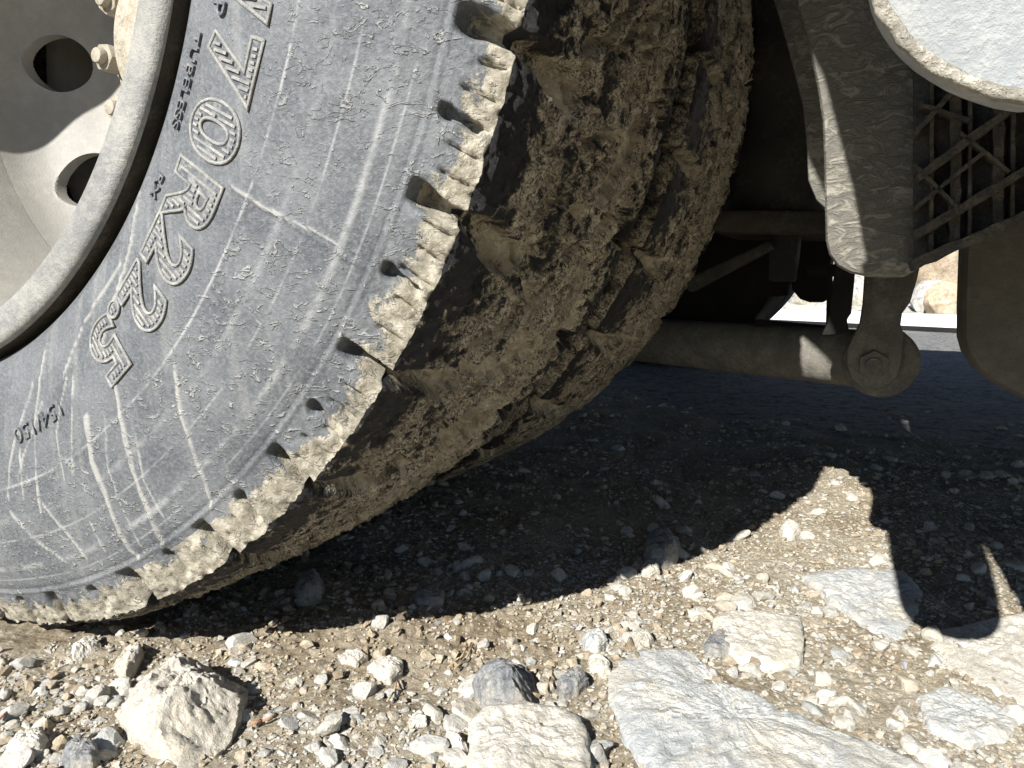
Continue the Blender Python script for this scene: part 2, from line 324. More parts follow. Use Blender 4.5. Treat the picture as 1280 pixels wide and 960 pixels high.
STREAKS = [[(152, 470), (158, 515), (164, 560), (172, 600), (180, 640), (188, 690)], [(118, 520), (121, 555), (122, 575), (135, 620), (140, 650), (152, 695), (158, 703)],
           [(225, 455), (230, 520), (238, 560), (247, 610), (248, 640)], [(98, 470), (100, 520), (98, 590)], [(20, 640), (45, 675), (75, 705)], [(60, 630), (85, 670), (100, 700)],
           [(112, 655), (122, 690)], [(35, 560), (36, 620)], [(55, 440), (52, 520), (56, 640)], [(45, 480), (25, 560), (18, 620)], [(160, 330), (140, 400), (130, 440)], [(170, 240), (160, 330)],
           [(150, 330), (108, 400), (85, 470)], [(60, 500), (30, 600)], [(300, 235), (340, 262), (390, 288), (440, 318)], [(175, 540), (180, 600), (196, 650)], [(90, 470), (80, 540), (88, 600)], [(140, 520), (140, 580), (150, 630), (165, 690)]]
def build_tyre(name, yoff, fine, hide_label=None):
    if fine:
        pa, prr, na, nr, st = profile(.0021, .00125, .008)
        th = np.concatenate([np.radians(np.arange(8, -88, -.145)), np.radians(np.arange(-88, -115, -.5)), np.radians(np.arange(-115, -352, -1.2))])
    else:
        pa, prr, na, nr, st = profile(.008, .003, .02)
        th = np.concatenate([np.radians(np.arange(20, -95, -.35)), np.radians(np.arange(-95, -340, -2.))])
    nt_, ns = len(th), len(pa)
    TH = np.repeat(th, ns); A = np.tile(pa, nt_); R = np.tile(prr, nt_); NA = np.tile(na, nt_); NR = np.tile(nr, nt_)
    off = 0 if fine else 3.
    P = np.stack([R * np.cos(TH), -A, R * np.sin(TH)], 1)
    Q = P + off
    deg = np.degrees(TH); pitch = 9.73
    # lateral grooves: lean a little across the tread
    lean = np.where(A > 0, (A - .139) * -46., (A + .139) * -46.)
    ph = (deg + 15.4 + lean * .55 + 1.2 * fbm(Q * 22, 2, 5)) / pitch
    k = np.round(ph); dm = (ph - k) * pitch * math.pi / 180 * R                     # metres from groove centre
    ph2 = ph - .5; k2 = np.round(ph2); dm2 = (ph2 - k2) * pitch * math.pi / 180 * R
    absA = np.abs(A)
    inlug = sst(.4585, .464, R) * sst(.062, .066, absA)
    gw = .0041 + .0050 * sst(.131, .095, absA) + .0018 * fbm(Q * 40, 2, 9)
    # rounded scoop at the sidewall end
    scoop = np.exp(-((R - .4675) / .006) ** 2) * (A > .1) * .0008
    groove = inlug * (1 - sst(gw + scoop - .0022, gw + scoop + .0018, np.abs(dm)))
    depth = .0175 * sst(.4585, .468, R) * (1 - .25 * sst(.48, .492, R))
    # mud filling the groove deeper inboard
    fill = sst(.085, .06, absA) * .45 + .18 * np.clip(fbm(Q * 30, 3, 21), -1, 1)
    depth = depth * (1 - np.clip(fill, 0, .85))
    H = -groove * depth
    # mid-lug slot (keyhole) on the shoulder face
    slot_w = .0018 + .0017 * np.exp(-((R - .4665) / .0035) ** 2)
    slot = (1 - sst(slot_w - .0008, slot_w + .001, np.abs(dm2))) * sst(.4625, .4645, R) * (1 - sst(.4795, .484, R)) * (A > .1)
    H -= slot * .009
    # fine sipes on the shoulder face
    sp = 1.55; ps = ph * pitch / sp; ds = (ps - np.round(ps)) * sp * math.pi / 180 * R
    hk = vn(np.stack([np.round(ps), k * 0, k * 0], 1) * 3.7, 3)
    sipe = (1 - sst(.0005, .0015, np.abs(ds))) * sst(.4665 + hk * .008, .469 + hk * .008, R) * (absA > .1) * (1 - groove) * sst(.006, .009, np.abs(dm))
    H -= sipe * .0030 * (1 - sst(.4845, .4868, R))
    # main zigzag groove between shoulder blocks and centre
    zz = .056 + .010 * np.sin((ph * 2) * math.pi * 1.) + .004 * fbm(Q * 35, 3, 31) + .004 * np.sign(np.sin(ph * 2 * math.pi))
    dz = np.abs(absA - zz); zg = (1 - sst(.0035, .0060, dz)) * (absA < .1)
    H -= zg * (.0085 + .002 * fbm(Q * 25, 2, 33))
    # centre pattern: irregular worn ribs (cells stretched round the tyre)
    tc = np.stack([TH * .5 * 26, A * 42 + .35 * np.sin(TH * 37), np.zeros_like(A)], 1) + .25 * np.stack([fbm(Q * 30, 2, 41), fbm(Q * 30, 2, 42), 0 * A], 1)
    tc[:, 2] = off; f1, f2 = worley(tc, 51)
    cen = (absA < zz) & (R > .48)
    cg = (1 - sst(.05, .17, f2 - f1)) * cen * sst(-.09, .0, A)
    H -= cg * .0075
    # far shoulder rib: circumferential step
    band = (1 - sst(.002, .0055, np.abs(absA - .098))) * (A < 0) * (R > .48); H -= band * .006
    tread = (R > .4862) & (absA < .129)
    # caked mud relief
    caked = np.where(tread, 1 - .6 * sst(.095, .118, absA), 0) * (1 - .5 * groove)
    rd = ridged(Q * np.array([60, 60, 60]) + .8 * fbm(Q * 45, 2, 61)[:, None], 3, 62)
    H += caked * ((rd - .62) * .0062 + .0016 * fbm(Q * 180, 3, 63) + .0012 * fbm(Q * 420, 2, 65))
    rd2 = ridged(Q * 115 + 1.1 * fbm(Q * 60, 2, 66)[:, None], 3, 67); caked = caked * (1 - .8 * np.maximum(zg, cg)); H += caked * (rd2 - .6) * .0036
    shf = sst(.461, .468, R) * (R < .4885) * (absA > .11)       # shoulder face crust
    H += shf * sst(.468, .482, R) * (rd2 - .6) * .0026 * (1 - groove); H += shf * (.0018 * np.clip(fbm(Q * 90, 4, 71) + .1, 0, 1) + .0006 * fbm(Q * 350, 2, 72)) * (1 - .6 * groove)
    # worn chunky corner
    cor = np.exp(-((R - .4868) / .0035) ** 2) * (absA > .118); H -= cor * (.0003 + .0014 * np.clip(fbm(Q * 60, 3, 81), 0, 1))
    side = (R < .459)
    # mold line and sidewall radial seams
    ml = np.exp(-((R - .4592) / .0009) ** 2); H += ml * .0010; H -= np.exp(-((R - .4570) / .0011) ** 2) * .0009
    H += .0003 * fbm(Q * 12, 2, 91) * side
    for r0, hgt, wd in ((.3865, .0004, .0014), (.441, .0005, .0016), (.333, .0006, .0012), (.3245, -.0004, .001), (.312, .0008, .0016)): H += np.exp(-((R - r0) / wd) ** 2) * hgt
    for s0 in (-30.0, -75., -165., -255.): H += np.exp(-((deg - s0) * math.pi / 180 * R / .0011) ** 2) * .0005 * (R > .372) * (R < .459)
    streak = np.zeros(len(A), np.float32)
    if fine:
        sel = np.where((R < .462) & (A > 0) & (deg > -110))[0]; X, Z = P[sel, 0], P[sel, 2]; best = np.zeros(len(sel))
        X = X + .0012 * fbm(P[sel] * 90, 2, 96); 
        for j, ln in enumerate(STREAKS):
            pp = [tA(x, y, .148) for x, y in ln]; pp = np.array([(p[0], p[2] - WZ) for p in pp])
            wmm = ((.0032, .0034, .0022, .0016, .0018, .0016, .0014, .0014, .0016, .002, .0018, .0022, .0014) + (.0010,) * 12)[j] * .75
            for i in range(len(pp) - 1):
                a0, b0 = pp[i], pp[i + 1]; dd = b0 - a0; tt = np.clip(((X - a0[0]) * dd[0] + (Z - a0[1]) * dd[1]) / (dd @ dd), 0, 1)
                d_ = np.hypot(X - a0[0] - tt * dd[0], Z - a0[1] - tt * dd[1]); ww = wmm * (.55 + .9 * vn(P[sel] * 60, 97))
                best = np.maximum(best, 1 - sst(ww * .5, ww, d_))
        streak[sel] = best; H += streak * .0006
    P = np.stack([(R + NR * H) * np.cos(TH), -(A + NA * H), (R + NR * H) * np.sin(TH)], 1)
    # slight squat where it meets the ground
    P[:, 2] = np.maximum(P[:, 2], -.4935 + .002 * fbm(P * 20, 2, 99))
    mud = np.zeros_like(H) + (0 if fine else .5)
    mud = np.where(shf > .3, .17 + .52 * sst(.464, .483, R) + .24 * sst(-20, -70, deg) + .3 * fbm(Q * 25, 3, 101) + .25 * groove, mud)
    bare = np.where((absA > .118) & (R > .486), .25, 0.)
    trm = .47 + .26 * fbm(Q * 24, 3, 111) + np.where(absA < .092, .02 + .24 * sst(.05, -.03, A), -.06 - .38 * sst(.094, .116, absA)) + .6 * groove * (absA < .118) + .8 * zg + .7 * cg + (rd - .6) * .5 + (rd2 - .62) * 1.3 * (1 - np.maximum(zg, cg))
    trm = np.where((A < -.075) & (A > -.100), trm - .25, trm) + .22 * sst(-20, -75, deg)
    if not fine: trm = trm + .12 * sst(.09, .12, absA)
    # split into carcass and tread meshes
    jt = np.where((prr > .4862) & (np.abs(pa) < .1285))[0]; j0, j1 = jt[0], jt[-1]
    P3 = P.reshape(nt_, ns, 3)
    def part(nm, a, b, mat, parent, at):
        sub = P3[:, a:b + 1].reshape(-1, 3); me = gridmesh(nm, sub, nt_, b - a + 1, closed_u=True)
        for kk, vv in at.items(): attr(me, kk, vv.reshape(nt_, ns)[:, a:b + 1].ravel())
        return link(nm, me, mat, parent)
    ty = part('tyre', 0, j0, M_SIDE if fine else M_TREAD, truck, dict(mud=mud, streak=streak, bare=bare)); ty.location = (0, yoff, WZ)
    part('tread', j0, j1, M_TREAD, ty, dict(mud=trm))
    part('inner_sidewall', j1, ns - 1, M_TREAD, ty, dict(mud=mud * .4 + .32))
    return ty
tyre1 = build_tyre('tyre', 0., True); tyre1['label'] = 'outer dual tyre with raised size lettering and mud-caked lugs'
tyre2 = build_tyre('tyre', .312, False); tyre2['label'] = 'inner dual tyre half hidden behind the outer one'

# raised lettering on the sidewall
def glyph(ch, size, boldo, fillmode='BOTH', extrude=0., bev=0., res=7):
    cu = bpy.data.curves.new('t', 'FONT'); cu.body = ch; cu.size = size; cu.offset = boldo; cu.extrude = extrude; cu.resolution_u = res
    cu.fill_mode = fillmode; cu.bevel_depth = bev; cu.bevel_resolution = 1; cu.align_x = 'CENTER'
    o = bpy.data.objects.new('t', cu); C.objects.link(o); bpy.context.view_layer.update()
    me = bpy.data.meshes.new_from_object(o.evaluated_get(bpy.context.evaluated_depsgraph_get()))
    bpy.data.objects.remove(o); bpy.data.curves.remove(cu); return me
def wrap(me, phi, r0, base=0., narrow=1., flipup=1):
    n = len(me.vertices); co = np.zeros(n * 3, np.float32); me.vertices.foreach_get('co', co); co = co.reshape(n, 3)
    r = r0 + co[:, 1] * flipup; t = math.radians(phi) - co[:, 0] * narrow * flipup / r0; a = a_of_r(r) + co[:, 2] + base
    out = np.stack([r * np.cos(t), -a, r * np.sin(t)], 1); me.vertices.foreach_set('co', out.astype(np.float32).ravel()); me.update(); return me
def big_char(ch, phi, r0=.3365, cap=.0352, nar=1.13):
    size = cap / .729; bo = size * .034
    body = wrap(glyph(ch, size, bo, 'BOTH', .0006), phi, r0, .0002, nar)
    o = link('raised_character', body, M_LET, tyre1)
    ol = wrap(glyph(ch, size, bo, 'NONE', 0, .00085), phi, r0, .0009, nar); link('outline', ol, M_LET, None)
    ed = glyph(ch, size, bo, 'NONE'); V = [v.co.copy() for v in ed.vertices]; E = [(e.vertices[0], e.vertices[1]) for e in ed.edges]
    bm = bmesh.new(); x0 = min(v.x for v in V); x1 = max(v.x for v in V); x = x0 + .0022
    while x < x1 - .001:
        ys = []
        for i, j in E:
            p, q_ = V[i], V[j]
            if (p.x <= x) != (q_.x <= x): ys.append(p.y + (q_.y - p.y) * (x - p.x) / (q_.x - p.x))
        ys.sort()
        for y0, y1 in zip(ys[::2], ys[1::2]):
            y0 += .0007; y1 -= .0007
            if y1 - y0 > .001: box(bm, (x, (y0 + y1) / 2, .0011), (.0012, y1 - y0, .0010))
        x += .00255
    me = bpy.data.meshes.new('hatch'); bm.to_mesh(me); bm.free(); wrap(me, phi, r0, 0., nar)
    # outline + hatch joined into one relief mesh
    bm = bmesh.new(); bm.from_mesh(me); bm.from_mesh(ol); ho = bpy.data.objects['outline']; bpy.data.objects.remove(ho)
    m2 = bpy.data.meshes.new('relief'); bm.to_mesh(m2); bm.free(); me2 = bpy.data.meshes.new('x')
    nb = len(o.data.polygons); bm = bmesh.new(); bm.from_mesh(o.data); bm.from_mesh(m2); bm.to_mesh(o.data); bm.free()
    o.data.materials.append(M_HATCH)
    for p in o.data.polygons: p.material_index = 0 if p.index < nb else 1
    return o
for ch, phi in zip('315/70R22.5', (-.8, -6.0, -11.3, -16.6, -21.6, -27.1, -33.0, -38.6, -44.0, -47.6, -50.8)): big_char(ch, phi)
def small_text(tx, phi, r0, cap, nar=1., sp=1.06):
    me = glyph(tx, cap / .729, 0, 'BOTH', .0008, 0, 3); wrap(me, phi, r0, .0011, nar)
    o = link('small_lettering', me, M_LET, tyre1); o['label'] = 'small raised lettering ' + tx; return o
small_text('TUBELESS', -24.6, .3205, .0062, 1.35)
small_text('RX', -34.5, .3225, .006, 1.4)
small_text('P', -17.9, .331, .011, 1.)
small_text('154/150', -64.3, .352, .0105, 1.2)

# ------------------------------------------------------------------ wheel rim
def rim_prof():
    return [(.100, .2890), (.130, .2962), (.1440, .2966), (.1470, .292), (.1475, .284), (.1465, .2785), (.138, .2750), (.12, .272), (.09, .2705), (.06, .269), (.0, .266), (-.05, .2635), (-.07, .2615)]
me = gridmesh('wheel_rim', lathe(rim_prof(), 240), 240, 13, closed_u=True); rim = link('wheel_rim', me, M_RIM, truck); rim.location = (0, 0, WZ)
rim['label'] = 'dusty cream steel wheel rim with scuffed lip'
lip = [(.1452, .2984), (.1480, .2976), (.1496, .2956), (.1500, .2930), (.1500, .2815), (.1494, .2785), (.1470, .2765), (.141, .2755), (.134, .2740)]
me = gridmesh('rim_lip', lathe(lip, 300), 300, 9, closed_u=True); link('rim_lip', me, M_LIP, rim)
me = gridmesh('bead_seat', lathe([(.1450, .2985), (.130, .2980), (.106, .2935), (.104, .2950)], 160), 160, 4, closed_u=True); link('bead_seat', me, M_BEADSHADE, rim)
# disc with oval hand holes
dp = [(-.070, .2612), (-.084, .2585), (-.097, .2525), (-.109, .2435), (-.118, .232), (-.127, .215), (-.136, .199), (-.145, .186), (-.152, .172), (-.155, .15), (-.155, .05)]
dpa = np.array(dp); Ld = np.concatenate([[0], np.cumsum(np.hypot(*np.diff(dpa, axis=0).T))]); lw = np.concatenate([np.linspace(0, Ld[-2], 110), [Ld[-1]]])
dsm = [(float(np.interp(x, Ld, dpa[:, 0])), float(np.interp(x, Ld, dpa[:, 1]))) for x in lw]
for _ in range(60): dsm = [dsm[0]] + [((dsm[i - 1][0] + 2 * dsm[i][0] + dsm[i + 1][0]) / 4, (dsm[i - 1][1] + 2 * dsm[i][1] + dsm[i + 1][1]) / 4) for i in range(1, len(dsm) - 2)] + dsm[-2:]
nd = 1200; Pd = lathe(dsm, nd); mdp = len(dsm); HR = .0305
for k in range(10):
    t = math.radians(178 + 36 * k); hx, hz = .216 * math.cos(t), .216 * math.sin(t); er_ = np.array([math.cos(t), math.sin(t)]); et_ = np.array([-er_[1], er_[0]])
    dx_ = np.stack([Pd[:, 0] - hx, Pd[:, 2] - hz], 1); p_, q_ = dx_ @ er_, dx_ @ et_; dd_ = np.hypot(p_, q_ * 1.0) + 1e-9; rr_h = HR
    nearh = np.abs(dd_ - rr_h) < .0011; f_ = rr_h / dd_[nearh]
    Pd[nearh, 0] = hx + dx_[nearh, 0] * f_; Pd[nearh, 2] = hz + dx_[nearh, 1] * f_
bm = bmesh.new(); allv = [bm.verts.new(p) for p in Pd]
for i in range(nd):
    i2 = (i + 1) % nd
    for j in range(mdp - 1): bm.faces.new([allv[k_] for k_ in (i * mdp + j, i2 * mdp + j, i2 * mdp + j + 1, i * mdp + j + 1)])
kill = []
HC = [(.216 * math.cos(math.radians(178 + 36 * k)), .216 * math.sin(math.radians(178 + 36 * k))) for k in range(10)]
for f in bm.faces:
    cc = f.calc_center_median(); rc = math.hypot(cc.x, cc.z)
    if .18 < rc < .252 and any((cc.x - a_) ** 2 + (cc.z - b_) ** 2 < HR * HR for a_, b_ in HC): kill.append(f)
bmesh.ops.delete(bm, geom=kill, context='FACES')
ed_ = [e for e in bm.edges if e.is_boundary and .18 < math.hypot(e.verts[0].co.x, e.verts[0].co.z) < .252]
for dy_ in (.003, .010):
    g = bmesh.ops.extrude_edge_only(bm, edges=ed_); nv_ = [v for v in g['geom'] if isinstance(v, bmesh.types.BMVert)]; ed_ = [e for e in g['geom'] if isinstance(e, bmesh.types.BMEdge)]
    bmesh.ops.translate(bm, verts=nv_, vec=(0, dy_, 0))
disc = bmo('wheel_disc', bm, M_RIM, rim, True, 50)
# hub and axle flange with bolts
me = gridmesh('hub', lathe([(-.155, .150), (-.150, .149), (-.148, .125), (-.130, .118), (-.127, .104), (-.118, .098), (-.09, .075), (-.085, .0)], 96), 96, 8, closed_u=True); link('hub', me, M_NUT, rim)
me_nut = None
def nutmesh():
    bm = bmesh.new(); r1 = .0145
    tube(bm, (0, 0, 0), (0, -.003, 0), .019, .018, 28); tube(bm, (0, -.003, 0), (0, -.029, 0), r1, r1, 6); tube(bm, (0, -.029, 0), (0, -.037, 0), .0085, .0075, 20)
    bevel(bm, .0012, 2); m = bpy.data.meshes.new('wheel_nut'); bm.to_mesh(m); bm.free(); m.materials.append(M_NUT)
    for p in m.polygons: p.use_smooth = True
    m.set_sharp_from_angle(angle=math.radians(35)); return m
me_nut = nutmesh()
for k in range(13):
    t = math.radians(126 + 27.7 * k); o = link('wheel_nut', me_nut, None, rim); o.location = (.115 * math.cos(t), .135, .115 * math.sin(t)); o.rotation_euler = (0, random.random(), 0)
# inner rim + brake drum (dark)
me = gridmesh('brake_drum', lathe([(-.17, .04), (-.17, .20), (-.19, .215), (-.42, .215), (-.43, .19), (-.43, .03)], 72), 72, 6, closed_u=True)
o = link('brake_drum', me, M_FRAME, truck); o.location = (0, 0, WZ)
me = gridmesh('inner_wheel', lathe([(-.46, .298), (-.44, .282), (-.35, .27), (-.25, .27), (-.17, .284), (-.165, .299)], 120), 120, 6, closed_u=True)
o = link('inner_wheel', me, M_RIM, truck); o.location = (0, 0, WZ)

# ------------------------------------------------------------------ chassis and body above / behind (truck-local: x along, y inward)
def boxpart(name, c, s_, mat, bev=.004, rot=None, parent=truck):
    bm = bmesh.new(); box(bm, c, s_, rot); 
    if bev: bevel(bm, bev)
    return bmo(name, bm, mat, parent, True, 40)
boxpart('load_floor', (.6, .77, .91), (5.4, 1.68, .06), M_FRAME)
boxpart('frame_rail', (.6, .80, .80), (5.2, .07, .28), M_FRAME)
boxpart('frame_rail', (.6, 1.62, .80), (5.2, .07, .28), M_FRAME)
boxpart('cross_member', (1.5, 1.21, .78), (.12, .78, .2), M_FRAME)
boxpart('cross_member', (-.75, 1.21, .78), (.12, .78, .2), M_FRAME)
bm = bmesh.new(); tube(bm, (0, .43, WZ), (0, 1.9, WZ), .075, .075, 24); bmesh.ops.create_uvsphere(bm, u_segments=24, v_segments=16, radius=.21, matrix=Matrix.Translation((0, 1.2, WZ)))
bmo('axle_housing', bm, M_FRAME, truck, True)
# far-side duals: solid dark tyres
bm = bmesh.new()
for y0 in (1.98, 2.29):
    Pp = lathe([(-.14, .27), (-.15, .36), (-.14, .46), (-.12, .488), (0, .4965), (.12, .488), (.14, .46), (.15, .36), (.14, .27)], 72)
    base = [bm.verts.new((p[0], p[1] + y0, p[2] + WZ)) for p in Pp]
    for i in range(72):
        for j in range(8): bm.faces.new([base[k_] for k_ in (i * 9 + j, (i + 1) % 72 * 9 + j, (i + 1) % 72 * 9 + j + 1, i * 9 + j + 1)])
    tube(bm, (0, y0 - .13, WZ), (0, y0 + .13, WZ), .275, .275, 36)
bmo('far_dual_tyres', bm, M_BLACK, truck, True, 50)

# mudguard: arc over the tyres; its rounded lower tongue hangs by the camera
def arcpts(): 
    edge = [(.606, .3225), (.598, .345), (.591, .381), (.582, .43), (.572, .48), (.562, .515), (.547, .555), (.520, .60), (.482, .652), (.43, .72), (.36, .79), (.25, .86), (.1, .92), (-.1, .93), (-.3, .87), (-.45, .77)]
    return edge
CA = .243
cov = [tA(x, y, CA) for x, y in ((1090, 0), (1096, 15), (1105, 31), (1117, 48), (1130, 62), (1147, 77), (1165, 89), (1187, 102), (1210, 112), (1230, 119), (1250, 125), (1266, 128), (1282, 130))]
cov = [(p[0], -CA, p[2]) for p in cov]
right = [(.644, .2975), (.651, .300), (.659, .305), (.666, .314), (.670, .326), (.672, .345), (.672, .38), (.668, .43), (.662, .48)]
left = [(.5995, .345), (.593, .381), (.583, .43), (.575, .48)]
outl = [(x, z) for x, z in left[::-1]] + [(p[0], p[2]) for p in cov] + right
def capmesh(outline, y, th, inset=0., push=0.):
    bm = bmesh.new(); prism(bm, [(x, y, z) for x, z in outline], (0, th, 0)); return bm
bm = capmesh(outl, -CA, .010); bevel(bm, .0022, 3, 30)
cover = bmo('mudguard_tongue', bm, M_COVER, truck, True, 40); cover['label'] = 'sunlit chalky grey rounded end hanging at top right'
# crumbly raised lip that follows the rounded edge
lipc = [(-CA, x, z) for x, z in outl]
L = np.array([(x, z) for x, z in outl]); seg = []
for i in range(len(L) - 1):
    for t in np.linspace(0, 1, max(2, int(np.hypot(*(L[i + 1] - L[i])) / .0011)), endpoint=False): seg.append(L[i] + (L[i + 1] - L[i]) * t)
seg = np.array(seg); k_ = np.ones(9) / 9
seg = np.stack([np.convolve(np.pad(seg[:, i], 4, 'edge'), k_, 'valid') for i in (0, 1)], 1)
tg = np.gradient(seg, axis=0); tg /= np.hypot(*tg.T)[:, None]; nn = np.stack([-tg[:, 1], tg[:, 0]], 1)   # points inside
if ((seg.mean(0) - seg[len(seg) // 2]) @ nn[len(seg) // 2]) < 0: nn = -nn
m = 16; PP = []
for i in range(len(seg)):
    for j in range(m):
        an = 2 * math.pi * j / m; rw, rh = .0015, .0017
        p = seg[i] + nn[i] * (.0010 + rw * math.cos(an)); PP.append((p[0], -CA - .0002 + rh * math.sin(an), p[1]))
PP = np.array(PP); PP += (fbm(PP * 260, 4, 7) * .0009 + fbm(PP * 900, 2, 8) * .0003)[:, None] * np.array([.7, 1, .7])
link('dusty_lip', gridmesh('dusty_lip', PP, len(seg), m, closed_v=True), M_COVERL, cover)
# upper mudguard arc sheet continuing from the tongue
arc = [(.623, .48), (.612, .53), (.592, .60), (.553, .68), (.49, .76), (.40, .84), (.28, .905), (.12, .945), (-.06, .95), (-.24, .91), (-.4, .84), (-.52, .74)]
bm = bmesh.new(); rows = []
for y0 in (-CA, -CA + .012):
    rows.append([[bm.verts.new((x + s_ * .045 * (x / math.hypot(x, z - WZ)), y0, z + s_ * .045 * ((z - WZ) / math.hypot(x, z - WZ)))) for s_ in (-1, 1)] for x, z in arc])
for a_, b_ in ((0, 1),):
    for i in range(len(arc) - 1):
        for y_ in (0, 1): bm.faces.new([rows[y_][i][0], rows[y_][i][1], rows[y_][i + 1][1], rows[y_][i + 1][0]])
        for e_ in (0, 1): bm.faces.new([rows[0][i][e_], rows[1][i][e_], rows[1][i + 1][e_], rows[0][i + 1][e_]])
bmo('mudguard_flange', bm, M_COVER, truck, False)
bm = bmesh.new(); rr3 = []
for y0 in (-CA + .01, .50):
    rr3.append([[bm.verts.new((x + s_ * (x / math.hypot(x, z - WZ)), y0, z + s_ * ((z - WZ) / math.hypot(x, z - WZ)))) for s_ in (.036, .045)] for x, z in arc[3:]])
for i in range(len(arc) - 4):
    for e_ in (0, 1): bm.faces.new([rr3[0][i][e_], rr3[1][i][e_], rr3[1][i + 1][e_], rr3[0][i + 1][e_]])
    for y_ in (0, 1): bm.faces.new([rr3[y_][i][0], rr3[y_][i][1], rr3[y_][i + 1][1], rr3[y_][i + 1][0]])
for i in (0, -1): bm.faces.new([rr3[0][i][0], rr3[0][i][1], rr3[1][i][1], rr3[1][i][0]])
bmo('mudguard', bm, M_FRAME, truck, True, 40)
# unseen skirt added past the right edge of the view, outline shaped to block sun
bm = bmesh.new(); prism(bm, [(x, -.20, z) for x, z in ((.697, .315), (.673, .42), (.655, .50), (.630, .56), (.59, .68), (.55, 1.0), (.5, 1.15), (3.0, 1.15), (3.0, .34), (.72, .30))], (0, .02, 0)); bevel(bm, .003)
bmo('unseen_skirt', bm, M_FRAME, truck)

# hanging plate with a rounded foot
PA = -.05
slab('mounting_plate', [(985, -40), (1000, 20), (1012, 60), (1022, 110), (1028, 150), (1030, 200), (1031, 260), (1032, 300), (1036, 318), (1046, 332), (1062, 341), (1085, 346), (1110, 347), (1130, 346), (1143, 341), (1150, 330), (1160, 200), (1165, -40)], PA, .012, M_PLATE, truck, .004)['label'] = 'dusty hanging plate with rounded foot and sunlit left strip'
# plate behind it
slab('backing_plate', [(950, -60), (985, 60), (1003, 130), (1008, 180), (1010, 225), (1020, 250), (1033, 262), (1060, 262), (1060, -60)], -.16, .01, M_PLATE, truck, .002)
# air bellows and bracket in the dark
def cyl_px(name, x0, x1, ytop, ybot, A, mat, wav=0):
    p0 = tA(x0, (ytop + ybot) / 2, A); p1 = tA(x1, (ytop + ybot) / 2, A); zt = tA((x0 + x1) / 2, ytop, A)[2]; zb = tA((x0 + x1) / 2, ybot, A)[2]
    cx, r = (p0[0] + p1[0]) / 2, (p1[0] - p0[0]) / 2; n, mm = 48, 24; P_ = []
    for i in range(n):
        t = 2 * math.pi * i / n
        for j in range(mm):
            f = j / (mm - 1); q = r * (1 + wav * math.sin(f * math.pi * 3) ** 2 * .12); P_.append((cx + q * math.cos(t), -A + r + q * math.sin(t), zb + (zt - zb) * f))
    return link(name, gridmesh(name, np.array(P_), n, mm, closed_u=True), mat, truck)
cyl_px('air_bellows', 905, 1040, -120, 262, -.42, M_FRAME, 1)
slab('bellows_seat', [(880, 262), (1040, 262), (1045, 270), (1040, 292), (900, 290), (875, 284)], -.40, .16, M_DIM, truck, .005)
slab('diagonal_stay', [(850, 352), (962, 300), (968, 310), (862, 366)], -.42, .02, M_DIM, truck, .003)
slab('bracket_leg', [(962, 286), (1000, 286), (992, 352), (960, 352)], -.44, .05, M_FRAME, truck, .003)
slab('suspension_bracket', [(820, 290), (1045, 280), (1045, 300), (1038, 330), (1034, 372), (1030, 378), (1012, 378), (1000, 374), (990, 362), (988, 346), (984, 345), (981, 358), (980, 370), (962, 371), (952, 388), (945, 396), (942, 412), (800, 420), (800, 320)], -.60, .12, M_BLACK, truck, .003)
slab('strut', [(1044, 300), (1072, 300), (1068, 352), (1064, 392), (1058, 400), (1062, 418), (1026, 420), (1034, 404), (1038, 372), (1042, 345)], -.36, .03, M_BLACK, truck, .003)
slab('shackle', [(1008, 330), (1048, 330), (1048, 345), (1040, 345), (1042, 380), (1036, 415), (1060, 420), (1000, 418), (942, 408), (944, 400), (1032, 408), (1034, 345), (1008, 345)], -.50, .03, M_BLACK, truck, .002)

# stabiliser tube + eye + link arm + bolt
TAp = -.47
p0 = Vector(tA(760, 421, TAp - .12)); p1 = Vector(tA(1085, 449, TAp))
rad_t = abs(tA(1000, 408, TAp)[2] - tA(1000, 478, TAp)[2]) / 2
bm = bmesh.new(); tube(bm, p0, p1, rad_t * .93, rad_t, 40); bar = bmo('stabiliser_bar', bm, M_DUSTDK, truck, True, 40); bar['label'] = 'dusty horizontal tube ending in a round eye'
ec = Vector(tA(1100, 450, TAp)); er = abs(tA(1051, 450, TAp)[0] - tA(1147, 450, TAp)[0]) / 2
bm = bmesh.new(); tube(bm, ec + Vector((0, -.03, 0)), ec + Vector((0, .035, 0)), er, er, 56); bevel(bm, .004, 3); bmo('eye', bm, M_DUSTDK, bar, True, 35)
LA = TAp + .045
arm = slab('link_arm', [(1082, 325), (1152, 325), (1146, 352), (1138, 378), (1128, 392), (1126, 406), (1130, 420), (1127, 455), (1122, 472), (1110, 484), (1095, 489), (1078, 486), (1064, 474), (1058, 458), (1058, 438), (1066, 420), (1074, 405), (1078, 380), (1080, 350)], LA, .014, M_DUSTDK, truck, .004)
bc = Vector(tA(1092, 456, LA)); br = abs(tA(1071, 456, LA)[0] - tA(1113, 456, LA)[0]) / 2
bm = bmesh.new(); M_ = Matrix.Translation(bc + Vector((0, -.003, 0))) @ Matrix.Rotation(math.pi / 2, 4, 'X')
bmesh.ops.create_cone(bm, cap_ends=True, segments=6, radius1=br, radius2=br, depth=.008, matrix=M_); bevel(bm, .0012, 2)
tube(bm, bc + Vector((0, -.006, 0)), bc + Vector((0, -.0095, 0)), br * .55, br * .5, 24)
bmo('bolt', bm, M_DUSTDK, arm, True, 35)

